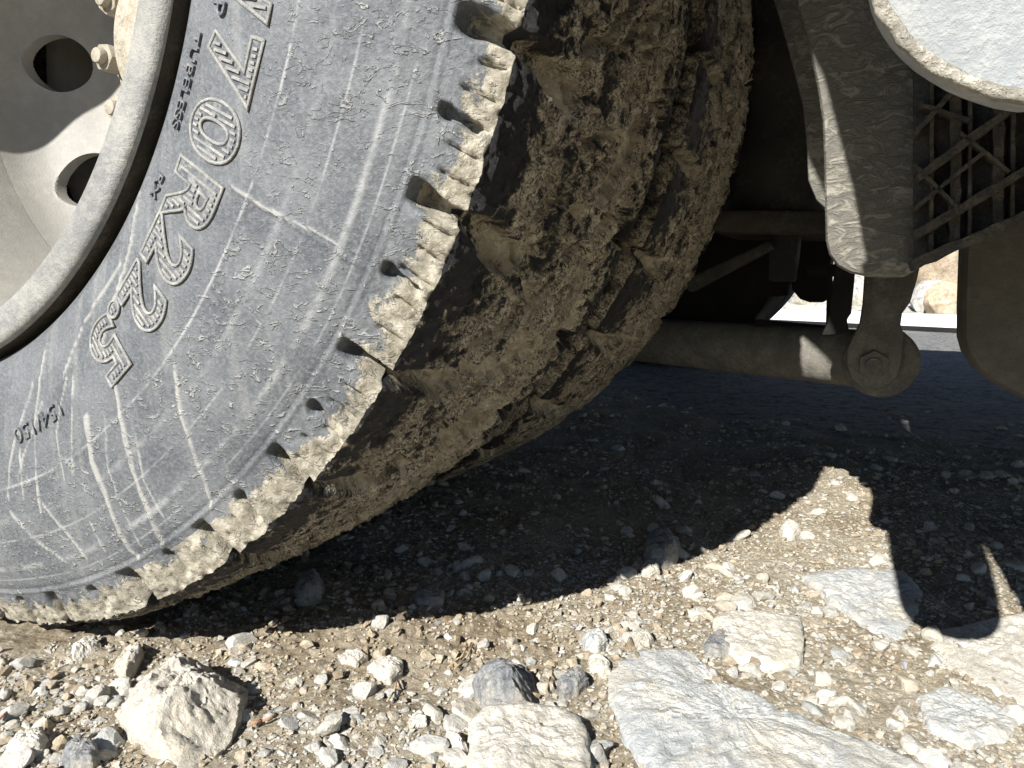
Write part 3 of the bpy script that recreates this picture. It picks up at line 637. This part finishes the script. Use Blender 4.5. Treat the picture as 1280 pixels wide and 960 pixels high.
# lattice step (plastic grid) right of the plate
GA = -.02
grille = slab('step_grille', [(1142, -40), (1420, -40), (1420, 230), (1290, 268), (1200, 306), (1142, 334)], GA - .014, .006, M_GRID, truck, .001); grille['label'] = 'dusty dark plastic grid of crossing ribs'
def rib(x0, y0, x1, y1, wpx, A=GA, th=.0145, mat=M_COVERL, nm='rib'):
    n = 22; dx, dy = x1 - x0, y1 - y0; Ln = math.hypot(dx, dy); nx, ny = -dy / Ln, dx / Ln; top, bot = [], []
    for i in range(n + 1):
        t = i / n; jw = wpx / 2 * (1 + random.uniform(-.22, .22)); top.append((x0 + dx * t + nx * jw, y0 + dy * t + ny * jw)); jw = wpx / 2 * (1 + random.uniform(-.22, .22)); bot.append((x0 + dx * t - nx * jw, y0 + dy * t - ny * jw))
    bm = bmesh.new(); prism(bm, [tA(x, y, A) for x, y in top + bot[::-1]], (0, th, 0)); return bmo(nm, bm, mat, grille)
M_RIB = dusty('ribs_under_dust', (.045, .046, .045), (.15, .137, .108), (.34, .62), 80, 260, .002)
rib(1142, 331, 1420, 210, 13, GA + .006, .040, M_RIB)
rib(1142, 296, 1420, 130, 11, mat=M_RIB); rib(1148, 222, 1420, 20, 10, mat=M_RIB); rib(1142, 168, 1240, 60, 6, mat=M_RIB); rib(1142, 262, 1230, 190, 5, mat=M_RIB)
for x in (1166, 1196, 1214, 1250, 1268, 1300, 1330): rib(x, 20, x - 2, 325 - (x - 1142) * .43, 5 if x in (1166, 1214, 1268, 1330) else 14, GA - .004, .03, M_RIB)
rib(1150, 130, 1212, 150, 5, mat=M_RIB); rib(1142, 205, 1200, 262, 5, mat=M_RIB); rib(1200, 165, 1262, 215, 5, mat=M_RIB)
# brown dusted panel hanging at far right
slab('mud_flap', [(1208, 240), (1500, 240), (1500, 560), (1330, 522), (1280, 500), (1245, 482), (1222, 464), (1208, 442), (1203, 424), (1203, 380), (1206, 300)], -.28, .05, M_PANEL, truck, .012)['label'] = 'brown dusty panel with rounded lower corner at right edge'

# ------------------------------------------------------------------ ground
def axis(lo, hi, d, ext, g=1.09):
    m_ = list(np.arange(lo, hi, d)); a = [lo]; s_ = d
    while a[-1] > -ext: s_ *= g; a.append(a[-1] - s_)
    b_ = [m_[-1]]; s_ = d
    while b_[-1] < ext: s_ *= g; b_.append(b_[-1] + s_)
    return np.array(a[:0:-1] + m_ + b_[1:])
gx = axis(-.42, .72, .0023, 90); gy = axis(.28, 1.15, .0023, 90)
def rocks_flat(): pass
def ground_h(X, Y, lod=0):
    P = np.stack([X, Y, np.zeros_like(X)], 1)
    fade = 1 / (1 + (np.hypot(X, Y - .6) / 2.5) ** 2)
    h = .006 * fbm(P * 9, 3, 201) + .0035 * fbm(P * 32, 3, 205)
    near = np.hypot(X, Y - .6) < 2.2
    h2 = np.zeros_like(h); Q = P[near]
    clod = fbm(Q * 14, 2, 231) * .5 + .5
    f1, f2 = worley(Q * np.array([95, 95, 1]) + .3 * fbm(Q * 120, 2, 240)[:, None], 211)
    g1, g2 = worley(Q * np.array([210, 210, 1]), 215)
    h2[near] = .0016 * fbm(Q * 130, 3, 221) + (.0042 * clod + .006 * np.exp(-(((Q[:, 0] + .02) / .3) ** 2 + ((Q[:, 1] - .53) / .07) ** 2))) * np.clip(.62 - f1, 0, 1) + .0015 * np.clip(.6 - g1, 0, 1) + .0005 * fbm(Q * 600, 2, 225)
    h = h * fade + h2 * fade
    for (px, py, hh, sx_) in ((20, 775, .012, .07), (90, 790, .006, .05), (235, 785, .006, .05), (420, 800, .006, .06)):
        g = gpt(px, py); h += hh * (1 + .5 * fbm(P * 45, 2, 271)) * np.exp(-((X - g[0]) ** 2 + (Y - g[1]) ** 2) / sx_ ** 2)
    u = (X - AX) * DX[0] + (Y - AY) * DX[1]; A = (X - AX) * DA[0] + (Y - AY) * DA[1]
    h -= .006 * np.exp(-(u / .16) ** 2) * sst(.16, .13, np.abs(A)) 
    h -= .022 * sst(-1.15, -1.6, A) * (A > -5.5) * (np.abs(u) < 9) * (.7 + .6 * fbm(P * 3, 2, 261))
    return h - .002
XX, YY = np.meshgrid(gx, gy, indexing='ij'); X, Y = XX.ravel(), YY.ravel()
Hh = ground_h(X, Y)
me = gridmesh('ground', np.stack([X, Y, Hh], 1), len(gx), len(gy)); me.flip_normals() if me.polygons[0].normal.z < 0 else None
g0 = gpt(430, 800); moist = np.exp(-(((X - g0[0]) / .22) ** 2 + ((Y - g0[1] - .02) / .07) ** 2)) * (.6 + .6 * fbm(np.stack([X, Y, 0 * X], 1) * 18, 3, 77))
attr(me, 'moist', np.clip(moist, 0, 1))
ground = link('ground', me, M_SOIL); ground['kind'] = 'structure'
HG = Hh.reshape(len(gx), len(gy))
def gz(x, y):
    i = np.clip(np.searchsorted(gx, x), 1, len(gx) - 1); j = np.clip(np.searchsorted(gy, y), 1, len(gy) - 1); return HG[i, j]

# asphalt strip beyond the truck
def tl(u, A, z=0.): p = WC + u * DX + A * DA; return (p[0], p[1], z)
bm = bmesh.new(); gs = [[bm.verts.new(tl(u, A, -.0015 + .005 * float(fbm(np.array([[u * 7., A * 7., 0]]), 2, 601)[0]))) for A in np.linspace(-.95, -4.6, 34)] for u in np.linspace(-6, 9, 60)]
for i in range(59):
    for j in range(33): bm.faces.new([gs[i][j], gs[i][j + 1], gs[i + 1][j + 1], gs[i + 1][j]])
asp = bmo('asphalt_road', bm, M_ASPH, None, True); asp['kind'] = 'structure'

# ------------------------------------------------------------------ rocks
def outline_rock(name, label, poly, h, mat, cat='rock', prof=.35, clip=None, seed=0, rough=1., sink=.006, parent=None, res=150, z0=0.):
    G = np.array([gpt(x, y)[:2] for x, y in poly]); c0 = G.mean(0); D = G - c0
    ang = np.arctan2(D[:, 1], D[:, 0]); rr_ = np.hypot(*D.T); o_ = np.argsort(ang); ang, rr_ = ang[o_], rr_[o_]
    t = np.linspace(-math.pi, math.pi, res, endpoint=False)
    # radial polygon interpolation (straight edges)
    R_ = np.zeros(res); An = np.concatenate([ang - 2 * math.pi, ang, ang + 2 * math.pi]); Rn = np.tile(rr_, 3); Px, Py = Rn * np.cos(An), Rn * np.sin(An)
    for i, tt in enumerate(t):
        j = np.searchsorted(An, tt) - 1; x1_, y1_, x2_, y2_ = Px[j], Py[j], Px[j + 1], Py[j + 1]; dx, dy = math.cos(tt), math.sin(tt)
        den = dx * (y2_ - y1_) - dy * (x2_ - x1_); R_[i] = (x1_ * (y2_ - y1_) - y1_ * (x2_ - x1_)) / den if abs(den) > 1e-9 else Rn[j]
    k3 = np.array([.25, .5, .25]); R_ = np.convolve(np.concatenate([R_[-1:], R_, R_[:1]]), k3, 'valid')
    rings = np.concatenate([np.linspace(0.02, .9, 26), np.linspace(.92, 1., 8)]); S = R_.mean()
    P_ = []
    for rho in rings:
        x, y = c0[0] + R_ * rho * np.cos(t), c0[1] + R_ * rho * np.sin(t)
        P_.append(np.stack([x, y, np.full(res, rho)], 1))
    P_ = np.array(P_).reshape(-1, 3); rho = P_[:, 2].copy(); P_[:, 2] = 0
    z = h * (1 - rho ** (1 / prof)) ** .5
    if clip:
        for (nx, ny, sl, hh) in clip: z = np.minimum(z, hh * h + sl * ((P_[:, 0] - c0[0]) * nx + (P_[:, 1] - c0[1]) * ny))
    Q = P_ * 1. ; Q[:, 2] = seed
    z = z + (1 - rho ** 6) * rough * ((.0012 + .14 * h) * fbm(Q * (1.6 / S), 3, 300 + seed) + (.0008 + .10 * h) * (ridged(Q * (4 / S), 4, 320 + seed) - .5) + .0013 * fbm(Q * 120, 4, 340) + .0006 * fbm(Q * 480, 2, 344))
    gr = gz(P_[:, 0], P_[:, 1]); z = z + np.where(rho > .97, 0, 0)
    zz = np.where(rho >= .999, -sink - .004, z) + z0
    P_[:, 2] = zz + np.interp(rho, [0, 1], [0, 0])
    pert = (.09 * S * rho) * fbm(np.stack([P_[:, 0], P_[:, 1], zz * 3], 1) * (3.5 / S), 4, 360 + seed) + (.035 * S * rho) * ridged(np.stack([P_[:, 0], P_[:, 1], zz * 3], 1) * (9 / S), 3, 370 + seed); P_[:, 0] += pert * np.cos(np.tile(t, len(rings))); P_[:, 1] += pert * np.sin(np.tile(t, len(rings)))
    me = gridmesh(name, P_, len(rings), res, closed_v=True)
    bm = bmesh.new(); bm.from_mesh(me); bm.verts.ensure_lookup_table(); bm.faces.new([bm.verts[i] for i in range(res)][::-1]); bmesh.ops.recalc_face_normals(bm, faces=bm.faces)
    if sum(f.normal.z for f in bm.faces) < 0: bmesh.ops.reverse_faces(bm, faces=bm.faces)
    bm.to_mesh(me); bm.free()
    for p in me.polygons: p.use_smooth = True
    me.set_sharp_from_angle(angle=math.radians(38))
    # origin at base
    me.transform(Matrix.Translation((-c0[0], -c0[1], 0))); o = link(name, me, mat, parent); o.location = (c0[0], c0[1], 0)
    if label: o['label'] = label; o['category'] = cat
    KEEP.append((c0[0], c0[1], G)); return o
KEEP = []
outline_rock('rock', 'rough rounded beige boulder at lower left of the gravel', [(150, 905), (172, 880), (200, 852), (240, 838), (272, 836), (296, 848), (306, 872), (300, 900), (285, 925), (268, 945), (235, 962), (195, 950), (168, 932)], .027, M_R1, prof=.34, clip=[(0, 0, 0, .9), (-.6, -.8, .8, 1.0), (.8, -.5, -.9, 1.25)], seed=1, rough=2.0)
outline_rock('rock', 'wedge-shaped stone with a dark grey fractured right face', [(590, 862), (612, 850), (640, 836), (668, 830), (674, 850), (672, 872), (668, 892), (640, 896), (610, 890)], .019, M_R4, prof=.25, clip=[(1, 0, -1.3, .9), (-.5, -.6, 1.0, 1.)], seed=2, rough=1.4)
outline_rock('rock', 'pale flat slab cut off by the bottom edge of the photo', [(584, 912), (600, 900), (650, 894), (700, 900), (726, 912), (736, 930), (738, 965), (735, 1010), (660, 1040), (600, 1010), (584, 960)], .013, M_R2, prof=.07, seed=3, rough=1.2, z0=-.0022)
outline_rock('rock', 'large blue-grey embedded slab spreading across the lower right', [(764, 850), (772, 830), (795, 818), (830, 812), (860, 814), (880, 832), (900, 856), (950, 880), (1000, 905), (1060, 928), (1120, 945), (1160, 965), (1200, 1000), (1100, 1080), (900, 1080), (830, 1000), (800, 950), (772, 900)], .0075, M_R3, prof=.07, seed=4, rough=1.7, z0=-.0022, res=260)
outline_rock('rock', 'flat pale stone with a dark crack of shadow at its right end', [(890, 778), (905, 769), (950, 767), (1000, 776), (1006, 800), (1002, 832), (960, 838), (920, 832), (900, 810)], .0075, M_R2, prof=.07, seed=5, rough=1.3, z0=-.0022)
outline_rock('rock', 'small dark grey triangular stone against the flat pale stone', [(878, 812), (890, 796), (904, 790), (916, 800), (922, 818), (900, 824), (882, 822)], .006, M_R4, cat='stone', prof=.3, seed=6)
outline_rock('rock', 'broad pale slab half covered by the rounded shadow', [(1004, 722), (1030, 714), (1080, 712), (1130, 716), (1150, 735), (1148, 765), (1140, 790), (1120, 802), (1090, 790), (1060, 768), (1030, 745)], .006, M_R3, prof=.07, seed=7, rough=1.6, z0=-.0022)
outline_rock('rock', 'wide cream slab at the right edge below the shadow', [(1162, 812), (1175, 795), (1210, 782), (1250, 775), (1300, 765), (1360, 780), (1380, 830), (1320, 880), (1280, 885), (1235, 870), (1195, 848)], .007, M_R2, prof=.07, seed=8, rough=1.7, z0=-.0022)
outline_rock('rock', 'pale lumpy slab near the bottom right corner', [(1145, 872), (1175, 862), (1210, 868), (1250, 885), (1275, 905), (1260, 925), (1210, 930), (1160, 910)], .005, M_R3, cat='stone', prof=.1, seed=9, rough=1.5, z0=-.0016)
outline_rock('rock', 'cream wedge pebble on brown soil in the middle foreground', [(458, 838), (470, 828), (490, 823), (504, 830), (503, 842), (488, 853), (476, 852)], .006, M_R2, cat='stone', prof=.25, seed=10)
outline_rock('rock', 'flat whitish chip just left above the cream wedge pebble', [(420, 824), (432, 817), (450, 815), (460, 822), (446, 832), (428, 832)], .004, M_R2, cat='stone', prof=.2, seed=11)
outline_rock('rock', 'pale angular stone left of the beige boulder, upper of a pair', [(90, 818), (105, 806), (122, 804), (128, 814), (112, 834), (100, 838), (92, 830)], .008, M_R2, cat='stone', prof=.12, clip=[(1, -.4, -.8, .9)], seed=12)
outline_rock('rock', 'grey-white angular stone between the pale stone and the boulder', [(142, 832), (156, 818), (176, 812), (180, 822), (170, 838), (158, 848), (146, 842)], .009, M_R1, cat='stone', prof=.12, clip=[(-1, -.4, -.7, .9)], seed=13)
outline_rock('rock', 'bluish stone at the bottom edge left of the boulder', [(78, 958), (84, 945), (104, 938), (122, 944), (126, 956), (118, 970), (90, 972)], .012, M_R4, cat='stone', prof=.25, seed=14)
outline_rock('rock', 'flat white stone in the bottom left corner', [(8, 942), (24, 928), (50, 925), (62, 932), (52, 944), (26, 954)], .009, M_R2, cat='stone', prof=.2, seed=15)
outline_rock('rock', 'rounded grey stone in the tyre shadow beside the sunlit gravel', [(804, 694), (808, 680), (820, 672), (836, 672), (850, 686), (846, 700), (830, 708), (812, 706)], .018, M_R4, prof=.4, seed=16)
outline_rock('rock', 'lighter flat stone touching the rounded grey one in the shadow', [(800, 712), (810, 707), (824, 710), (825, 718), (812, 722), (802, 719)], .007, M_R1, cat='stone', prof=.3, seed=17)
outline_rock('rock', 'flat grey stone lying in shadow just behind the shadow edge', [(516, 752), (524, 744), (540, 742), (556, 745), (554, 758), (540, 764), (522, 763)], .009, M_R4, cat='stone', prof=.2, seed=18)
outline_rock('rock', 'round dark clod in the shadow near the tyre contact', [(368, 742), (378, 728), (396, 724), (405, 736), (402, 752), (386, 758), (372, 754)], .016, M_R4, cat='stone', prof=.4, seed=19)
outline_rock('rock', 'white sliver of stone beside the bottom slab', [(556, 925), (564, 921), (576, 932), (586, 944), (580, 950), (568, 940)], .007, M_R2, cat='stone', prof=.25, seed=20)
outline_rock('rock', 'speckled stone just above the blue-grey slab', [(790, 802), (800, 793), (812, 795), (818, 806), (812, 814), (798, 816)], .007, M_R1, cat='stone', prof=.25, seed=21)
outline_rock('rock', 'pale block above the gap between two slabs', [(728, 800), (738, 792), (756, 795), (760, 806), (748, 814), (732, 812)], .007, M_R3, cat='stone', prof=.2, seed=22)
outline_rock('rock', 'cream oval stone right of the dark-faced wedge', [(735, 826), (748, 822), (762, 834), (764, 846), (752, 848), (738, 838)], .006, M_R2, cat='stone', prof=.25, seed=23)
outline_rock('rock', 'grey cracked pair of chips beside the dark-faced wedge', [(696, 860), (712, 848), (730, 846), (736, 856), (722, 868), (704, 872)], .009, M_R4, cat='stone', prof=.25, seed=24)
outline_rock('rock', 'whitish stone at the shadow edge right of the tyre shadow', [(974, 665), (982, 656), (996, 658), (1002, 668), (990, 674), (978, 672)], .010, M_R2, cat='stone', prof=.35, seed=25)

# angular stone templates
def hull(seed, n=13, sub=False):
    r_ = np.random.default_rng(seed); p = r_.normal(size=(n, 3)); p /= np.linalg.norm(p, axis=1)[:, None]; p *= r_.uniform(.75, 1.05, (n, 1)); p[:, 2] *= .8
    bm = bmesh.new(); vs2 = [bm.verts.new(q) for q in p]; g = bmesh.ops.convex_hull(bm, input=vs2); 
    bmesh.ops.delete(bm, geom=[v for v in bm.verts if not v.link_faces], context='VERTS')
    if sub: bmesh.ops.bevel(bm, geom=list(bm.edges), offset=.07, segments=1, affect='EDGES'); 
    bmesh.ops.triangulate(bm, faces=bm.faces)
    bm.verts.ensure_lookup_table(); bm.verts.index_update()
    V = np.array([v.co for v in bm.verts]); F = np.array([[v.index for v in f.verts] for f in bm.faces]); bm.free(); return V, F
T = [hull(900 + i, 12 + i % 4) for i in range(14)]
TB = []
for i in range(14):
    bm = bmesh.new(); bmesh.ops.create_icosphere(bm, subdivisions=3, radius=1); V = np.array([v.co for v in bm.verts]); F = np.array([[v.index for v in f.verts] for f in bm.faces]); bm.free()
    r_ = np.random.default_rng(940 + i); d_ = np.ones(len(V))
    for _ in range(11):
        n_ = r_.normal(size=3); n_ /= np.linalg.norm(n_); hh = r_.uniform(.5, .85); q = V @ n_; d_ = np.minimum(d_, np.where(q > .15, hh / np.maximum(q, .15), 9.))
    d_ = d_ * (1 + .07 * fbm(V * 2.2 + i, 3, i)); V = V * d_[:, None] * .005; me = rawmesh('stone', V, F, True); me.set_sharp_from_angle(angle=math.radians(24)); me.materials.append(M_STONE); TB.append(me)
# candidate stones over the visible ground
def inpoly(x, y, G):
    c_ = np.zeros(len(x), bool); n = len(G)
    for i in range(n):
        x1_, y1_ = G[i]; x2_, y2_ = G[(i + 1) % n]
        cnd = ((y1_ > y) != (y2_ > y)) & (x < (x2_ - x1_) * (y - y1_) / (y2_ - y1_ + 1e-12) + x1_); c_ ^= cnd
    return c_
NS = 160000
# sample area: denser close to the camera
yy = .27 + rng.random(NS) ** 1.7 * 1.7; xx = (rng.random(NS) * 2 - 1) * (.27 + yy * .86)
far_n = 3000; yy = np.concatenate([yy, 1.2 + rng.random(far_n) * 2.2]); xx = np.concatenate([xx, (rng.random(far_n) * 2 - 1) * 2.4])
NS = len(xx)
siz = .0010 * np.exp(rng.exponential(.46, NS)); siz = np.where(siz > .0035, .0035 + (siz - .0035) * .62, siz); siz = np.minimum(siz, .0095) * (1 + .5 * sst(.8, 1.8, yy))
D2 = np.stack([xx, yy, 0 * xx], 1); px_, py_, dz_ = proj(np.stack([xx, yy, 0 * xx], 1))
dens = .60 + .75 * fbm(D2 * 11, 3, 401) + .25 * fbm(D2 * 40, 2, 405)
soilpatch = np.exp(-(((px_ - 440) / 260) ** 2 + ((py_ - 800) / 55) ** 2)); dens -= .55 * soilpatch
dens += .40 * np.exp(-(((px_ - 1000) / 170) ** 2 + ((py_ - 730) / 70) ** 2)) + .45 * np.exp(-(((px_ - 60) / 170) ** 2 + ((py_ - 850) / 120) ** 2)) + .25 * np.exp(-(((px_ - 760) / 90) ** 2 + ((py_ - 860) / 90) ** 2))
dens -= .38 * np.exp(-(((px_ - 640) / 330) ** 2 + ((py_ - 610) / 90) ** 2)) + .3 * sst(1.0, 1.5, yy)
ok = rng.random(NS) < np.clip(dens, .04, 1)
ok &= (py_ < 1010) & (px_ > -60) & (px_ < 1340) & (py_ > 440)
uu = (xx - AX) * DX[0] + (yy - AY) * DX[1]; AA = (xx - AX) * DA[0] + (yy - AY) * DA[1]
ok &= AA > -1.7
ok &= ~((np.abs(uu) < .10) & (AA < .15) & (AA > -.46)); ok &= ~((AA > .09) & (AA < .15) & (np.abs(uu) < .16) & (siz > .004))
for _, _, G in KEEP:
    ok &= ~(inpoly(xx, yy, G) & (siz > .0022))
    ok &= ~inpoly(xx, yy, G.mean(0) + (G - G.mean(0)) * .8)
xx, yy, siz, px_, py_, dz_ = xx[ok], yy[ok], siz[ok], px_[ok], py_[ok], dz_[ok]
pxs = siz * 2 * FPX / dz_; lit = (py_ > 600)
order = np.argsort(-(pxs * np.where((px_ > 0) & (px_ < 1280) & (py_ < 960), 1, 0)))
big = order[:290]; small = order[290:]
tw = bpy.data.objects
for i in big:
    s_ = siz[i]; o = bpy.data.objects.new('stone', TB[int(rng.integers(14))]); C.objects.link(o); o.parent = ground
    sc = rng.uniform(.75, 1.3, 3) * s_ * 1.08; sc[2] *= .6; o.scale = sc / .005; o.rotation_euler = (rng.normal() * .35, rng.normal() * .35, rng.random() * 6.28)
    o.location = (xx[i], yy[i], float(gz(xx[i], yy[i])) + sc[2] * .22)
def scatter(name, xx, yy, siz, flat=.62, lift=.2):
    Vs, Fs, Ts = [], [], []; base = 0; tid = rng.integers(0, 14, len(xx))
    for k in range(14):
        V, F = T[k]; idx = np.where(tid == k)[0]; n = len(idx)
        if not n: continue
        a1 = rng.random(n) * 6.283; a2 = rng.normal(size=n) * .4; sc = rng.uniform(.7, 1.3, (n, 3)) * siz[idx][:, None]; sc[:, 2] *= flat
        v = V[None] * sc[:, None]; cy, sy_ = np.cos(a2)[:, None], np.sin(a2)[:, None]
        x, y, z = v[..., 0], v[..., 1] * cy - v[..., 2] * sy_, v[..., 1] * sy_ + v[..., 2] * cy
        c1, s1 = np.cos(a1)[:, None], np.sin(a1)[:, None]; x, y = x * c1 - y * s1, x * s1 + y * c1
        x += xx[idx][:, None]; y += yy[idx][:, None]; z = z + (gz(xx[idx], yy[idx]) + sc[:, 2] * lift)[:, None]
        Vs.append(np.stack([x, y, z], -1).reshape(-1, 3)); nv = len(V)
        Fs.append((F[None] + (np.arange(n) * nv)[:, None, None] + base).reshape(-1, 3)); base += n * nv; Ts.append(np.repeat(rng.random(n), nv))
    me = rawmesh(name, np.concatenate(Vs), np.concatenate(Fs), False); attr(me, 'tint', np.concatenate(Ts)); return me
cx_ = rng.random(26000) * 1.3 - .62; cy_ = .33 + rng.random(26000) ** 1.3 * .75; cpx, cpy, _ = proj(np.stack([cx_, cy_, 0 * cx_], 1))
dn = .35 + .5 * fbm(np.stack([cx_, cy_, 0 * cx_], 1) * 16, 2, 431) + 1.1 * np.exp(-(((cpx - 440) / 260) ** 2 + ((cpy - 790) / 60) ** 2))
uc = (cx_ - AX) * DX[0] + (cy_ - AY) * DX[1]; Ac = (cx_ - AX) * DA[0] + (cy_ - AY) * DA[1]; dn += 1.2 * np.exp(-((Ac - .17) / .035) ** 2) * (np.abs(uc) < .3); kc = (rng.random(26000) < dn) & (cpy < 1000); kc &= ~((np.abs(uc) < .12) & (Ac < .15))
for _, _, G in KEEP: kc &= ~inpoly(cx_, cy_, G.mean(0) + (G - G.mean(0)) * .8)
me = scatter('soil_crumbs', cx_[kc], cy_[kc], .0011 * np.exp(rng.exponential(.45, int(kc.sum()))).clip(0, 5), .9, .35)
o = link('soil_crumbs', me, M_CRUMB); o['kind'] = 'stuff'; o['label'] = 'brown crumbs of dry soil heaped in front of the tyre'; o['category'] = 'soil'
me = scatter('gravel', xx[small], yy[small], siz[small])
gv = link('gravel', me, M_GRAV); gv['kind'] = 'stuff'; gv['label'] = 'loose pale grey and beige gravel strewn over the brown soil'; gv['category'] = 'gravel'
print('gravel stones', len(small), 'faces', len(me.polygons))

# dry pine needles and twigs
M_TWIG = dusty('dry_needle', (.36, .26, .14), (.50, .40, .26), (.3, .7), 60); M_TWIGR = dusty('reddish_twig', (.36, .17, .10), (.46, .30, .2), (.3, .7), 60)
def twig(label, pts, r, mat, lift=.004, cat='needle', nm='pine_needle'):
    P_ = [gpt(x, y) for x, y in pts]; P_ = [Vector((p[0], p[1], float(gz(p[0], p[1])) + lift)) for p in P_]; zt = max(p.z for p in P_); P_ = [Vector((p.x, p.y, zt - .0006 * i)) for i, p in enumerate(P_)]
    bm = bmesh.new()
    for a_, b_ in zip(P_[:-1], P_[1:]): tube(bm, a_, b_, r, r * .85, 8)
    c0 = P_[0].copy(); bmesh.ops.translate(bm, verts=bm.verts, vec=-c0); o = bmo(nm, bm, mat, None, True); o.location = c0; o['label'] = label; o['category'] = cat
twig('short reddish twig lying right of the beige boulder', [(314, 910), (328, 905), (344, 899)], .0009, M_TWIGR, cat='twig', nm='twig')
twig('pale curved pine needle right of the cream wedge pebble', [(484, 880), (492, 868), (497, 850)], .0007, M_TWIG)
twig('long pine needle on the soil left of the dark-faced wedge', [(560, 840), (575, 828), (585, 812), (590, 806)], .0006, M_TWIG)
twig('second pine needle close beside the long one', [(568, 842), (582, 828), (592, 808)], .0006, M_TWIG)
twig('needle lying at the shadow edge in front of the tyre', [(342, 805), (350, 790), (362, 780)], .0006, M_TWIG)
twig('pale needle lying in the shadow by the tyre contact', [(384, 757), (392, 766), (410, 771)], .0006, M_TWIG)
twig('thin straw stalk standing between chips right of the dark wedge', [(682, 868), (688, 850), (691, 836)], .0008, M_TWIG, cat='straw', nm='straw')
twig('dark bent twig at the left edge of the gravel', [(0, 912), (12, 900), (24, 890)], .0009, M_TWIGR, cat='twig', nm='twig')

# ------------------------------------------------------------------ far side: white beam, rubble bank, boulders
b0, b1 = gpt(820, 397), gpt(1290, 421)
d_ = (b1 - b0); d_ /= np.linalg.norm(d_); nrm = np.array([-d_[1], d_[0], 0]); Lb = np.linalg.norm(b1 - b0)
wb = bpy.data.objects.new('white_beam', None); C.objects.link(wb); wb.location = b0; wb.rotation_euler = (0, 0, math.atan2(d_[1], d_[0])); wb['label'] = 'white ribbed beam lying on the asphalt behind the truck'; wb['category'] = 'beam'
bm = bmesh.new(); box(bm, (Lb / 2, .06, .056), (Lb + 1.2, .10, .085)); bevel(bm, .008, 2); bmo('beam_body', bm, M_WHITE, wb)
bm = bmesh.new()
for x in np.arange(-.5, Lb + .5, .03): box(bm, (x, .008, .056), (.016, .006, .078))
o = bmo('beam_ribs', bm, M_WHITE, wb); o['kind'] = 'stuff'
bm = bmesh.new(); box(bm, (Lb / 2, .03, .012), (Lb + 1.2, .1, .03)); bmo('base_strip', bm, M_BLACK, wb)
# bank
def bank():
    us = np.linspace(-2.5, 9, 150); vv = np.linspace(0, 7, 90); P_ = []
    for u in us:
        for v in vv: P_.append(b0 + d_ * u + nrm * (v + .35))
    P_ = np.array(P_); v = np.tile(vv, len(us)); P_[:, 2] = .0 + v * .30 + .16 * fbm(P_ * 1.2, 4, 501) * sst(0, 1, v) + .05 * ridged(P_ * 5, 3, 511) - .05
    return gridmesh('rubble_bank', P_, len(us), len(vv), smooth=False)
me = bank(); o = link('rubble_bank', me, M_R6); o['kind'] = 'structure'
if me.polygons[0].normal.z < 0: me.flip_normals()
def boulder(label, px, py, dist, r, mat, seed, cat='boulder'):
    d = ray(px, py); d = d / (d @ FWD)
    for k_ in np.arange(3.9, 9, .03):
        c0 = CAM + d * k_; v_ = (c0 - b0) @ nrm - .35
        if v_ > .15 and c0[2] < v_ * .30 + r * .25: break
    bm = bmesh.new(); bmesh.ops.create_icosphere(bm, subdivisions=4, radius=r); P_ = np.array([v.co for v in bm.verts]); Q = P_ / r
    dd = 1 + .22 * fbm(Q * 1.5 + seed, 3, seed) + .08 * ridged(Q * 4 + seed, 3, seed)
    r_ = np.random.default_rng(seed)
    for _ in range(9):
        n_ = r_.normal(size=3); n_ /= np.linalg.norm(n_); hgt = (Q @ n_); dd = np.where(hgt * dd > .72, .72 / np.maximum(hgt, .3), dd)
    for v, f in zip(bm.verts, dd): v.co *= float(f)
    o = bmo('boulder', bm, mat, None, True, 30); o.location = c0; o['label'] = label; o['category'] = cat
boulder('brown boulder on the bank seen between the grid and the right panel', 1198, 345, 5.6, .42, M_R5, 3)
boulder('lower tan boulder just above the white beam at right', 1185, 384, 5.0, .15, M_R5, 5)
boulder('white rubble block left of the brown boulder', 1160, 375, 5.2, .14, M_R6, 6)
boulder('small pale rubble block in the gap left of the link arm', 1068, 372, 5.4, .10, M_R6, 8)
boulder('tan rubble block left of the dark bracket gap', 958, 378, 5.6, .10, M_R5, 9)
boulder('white rubble block seen through the notch of the bracket', 1000, 372, 5.5, .12, M_R6, 11)
boulder('pale streaked block behind the rubble left of the brown boulder', 1150, 340, 6.2, .22, M_R6, 13)
scene.render.film_transparent = False
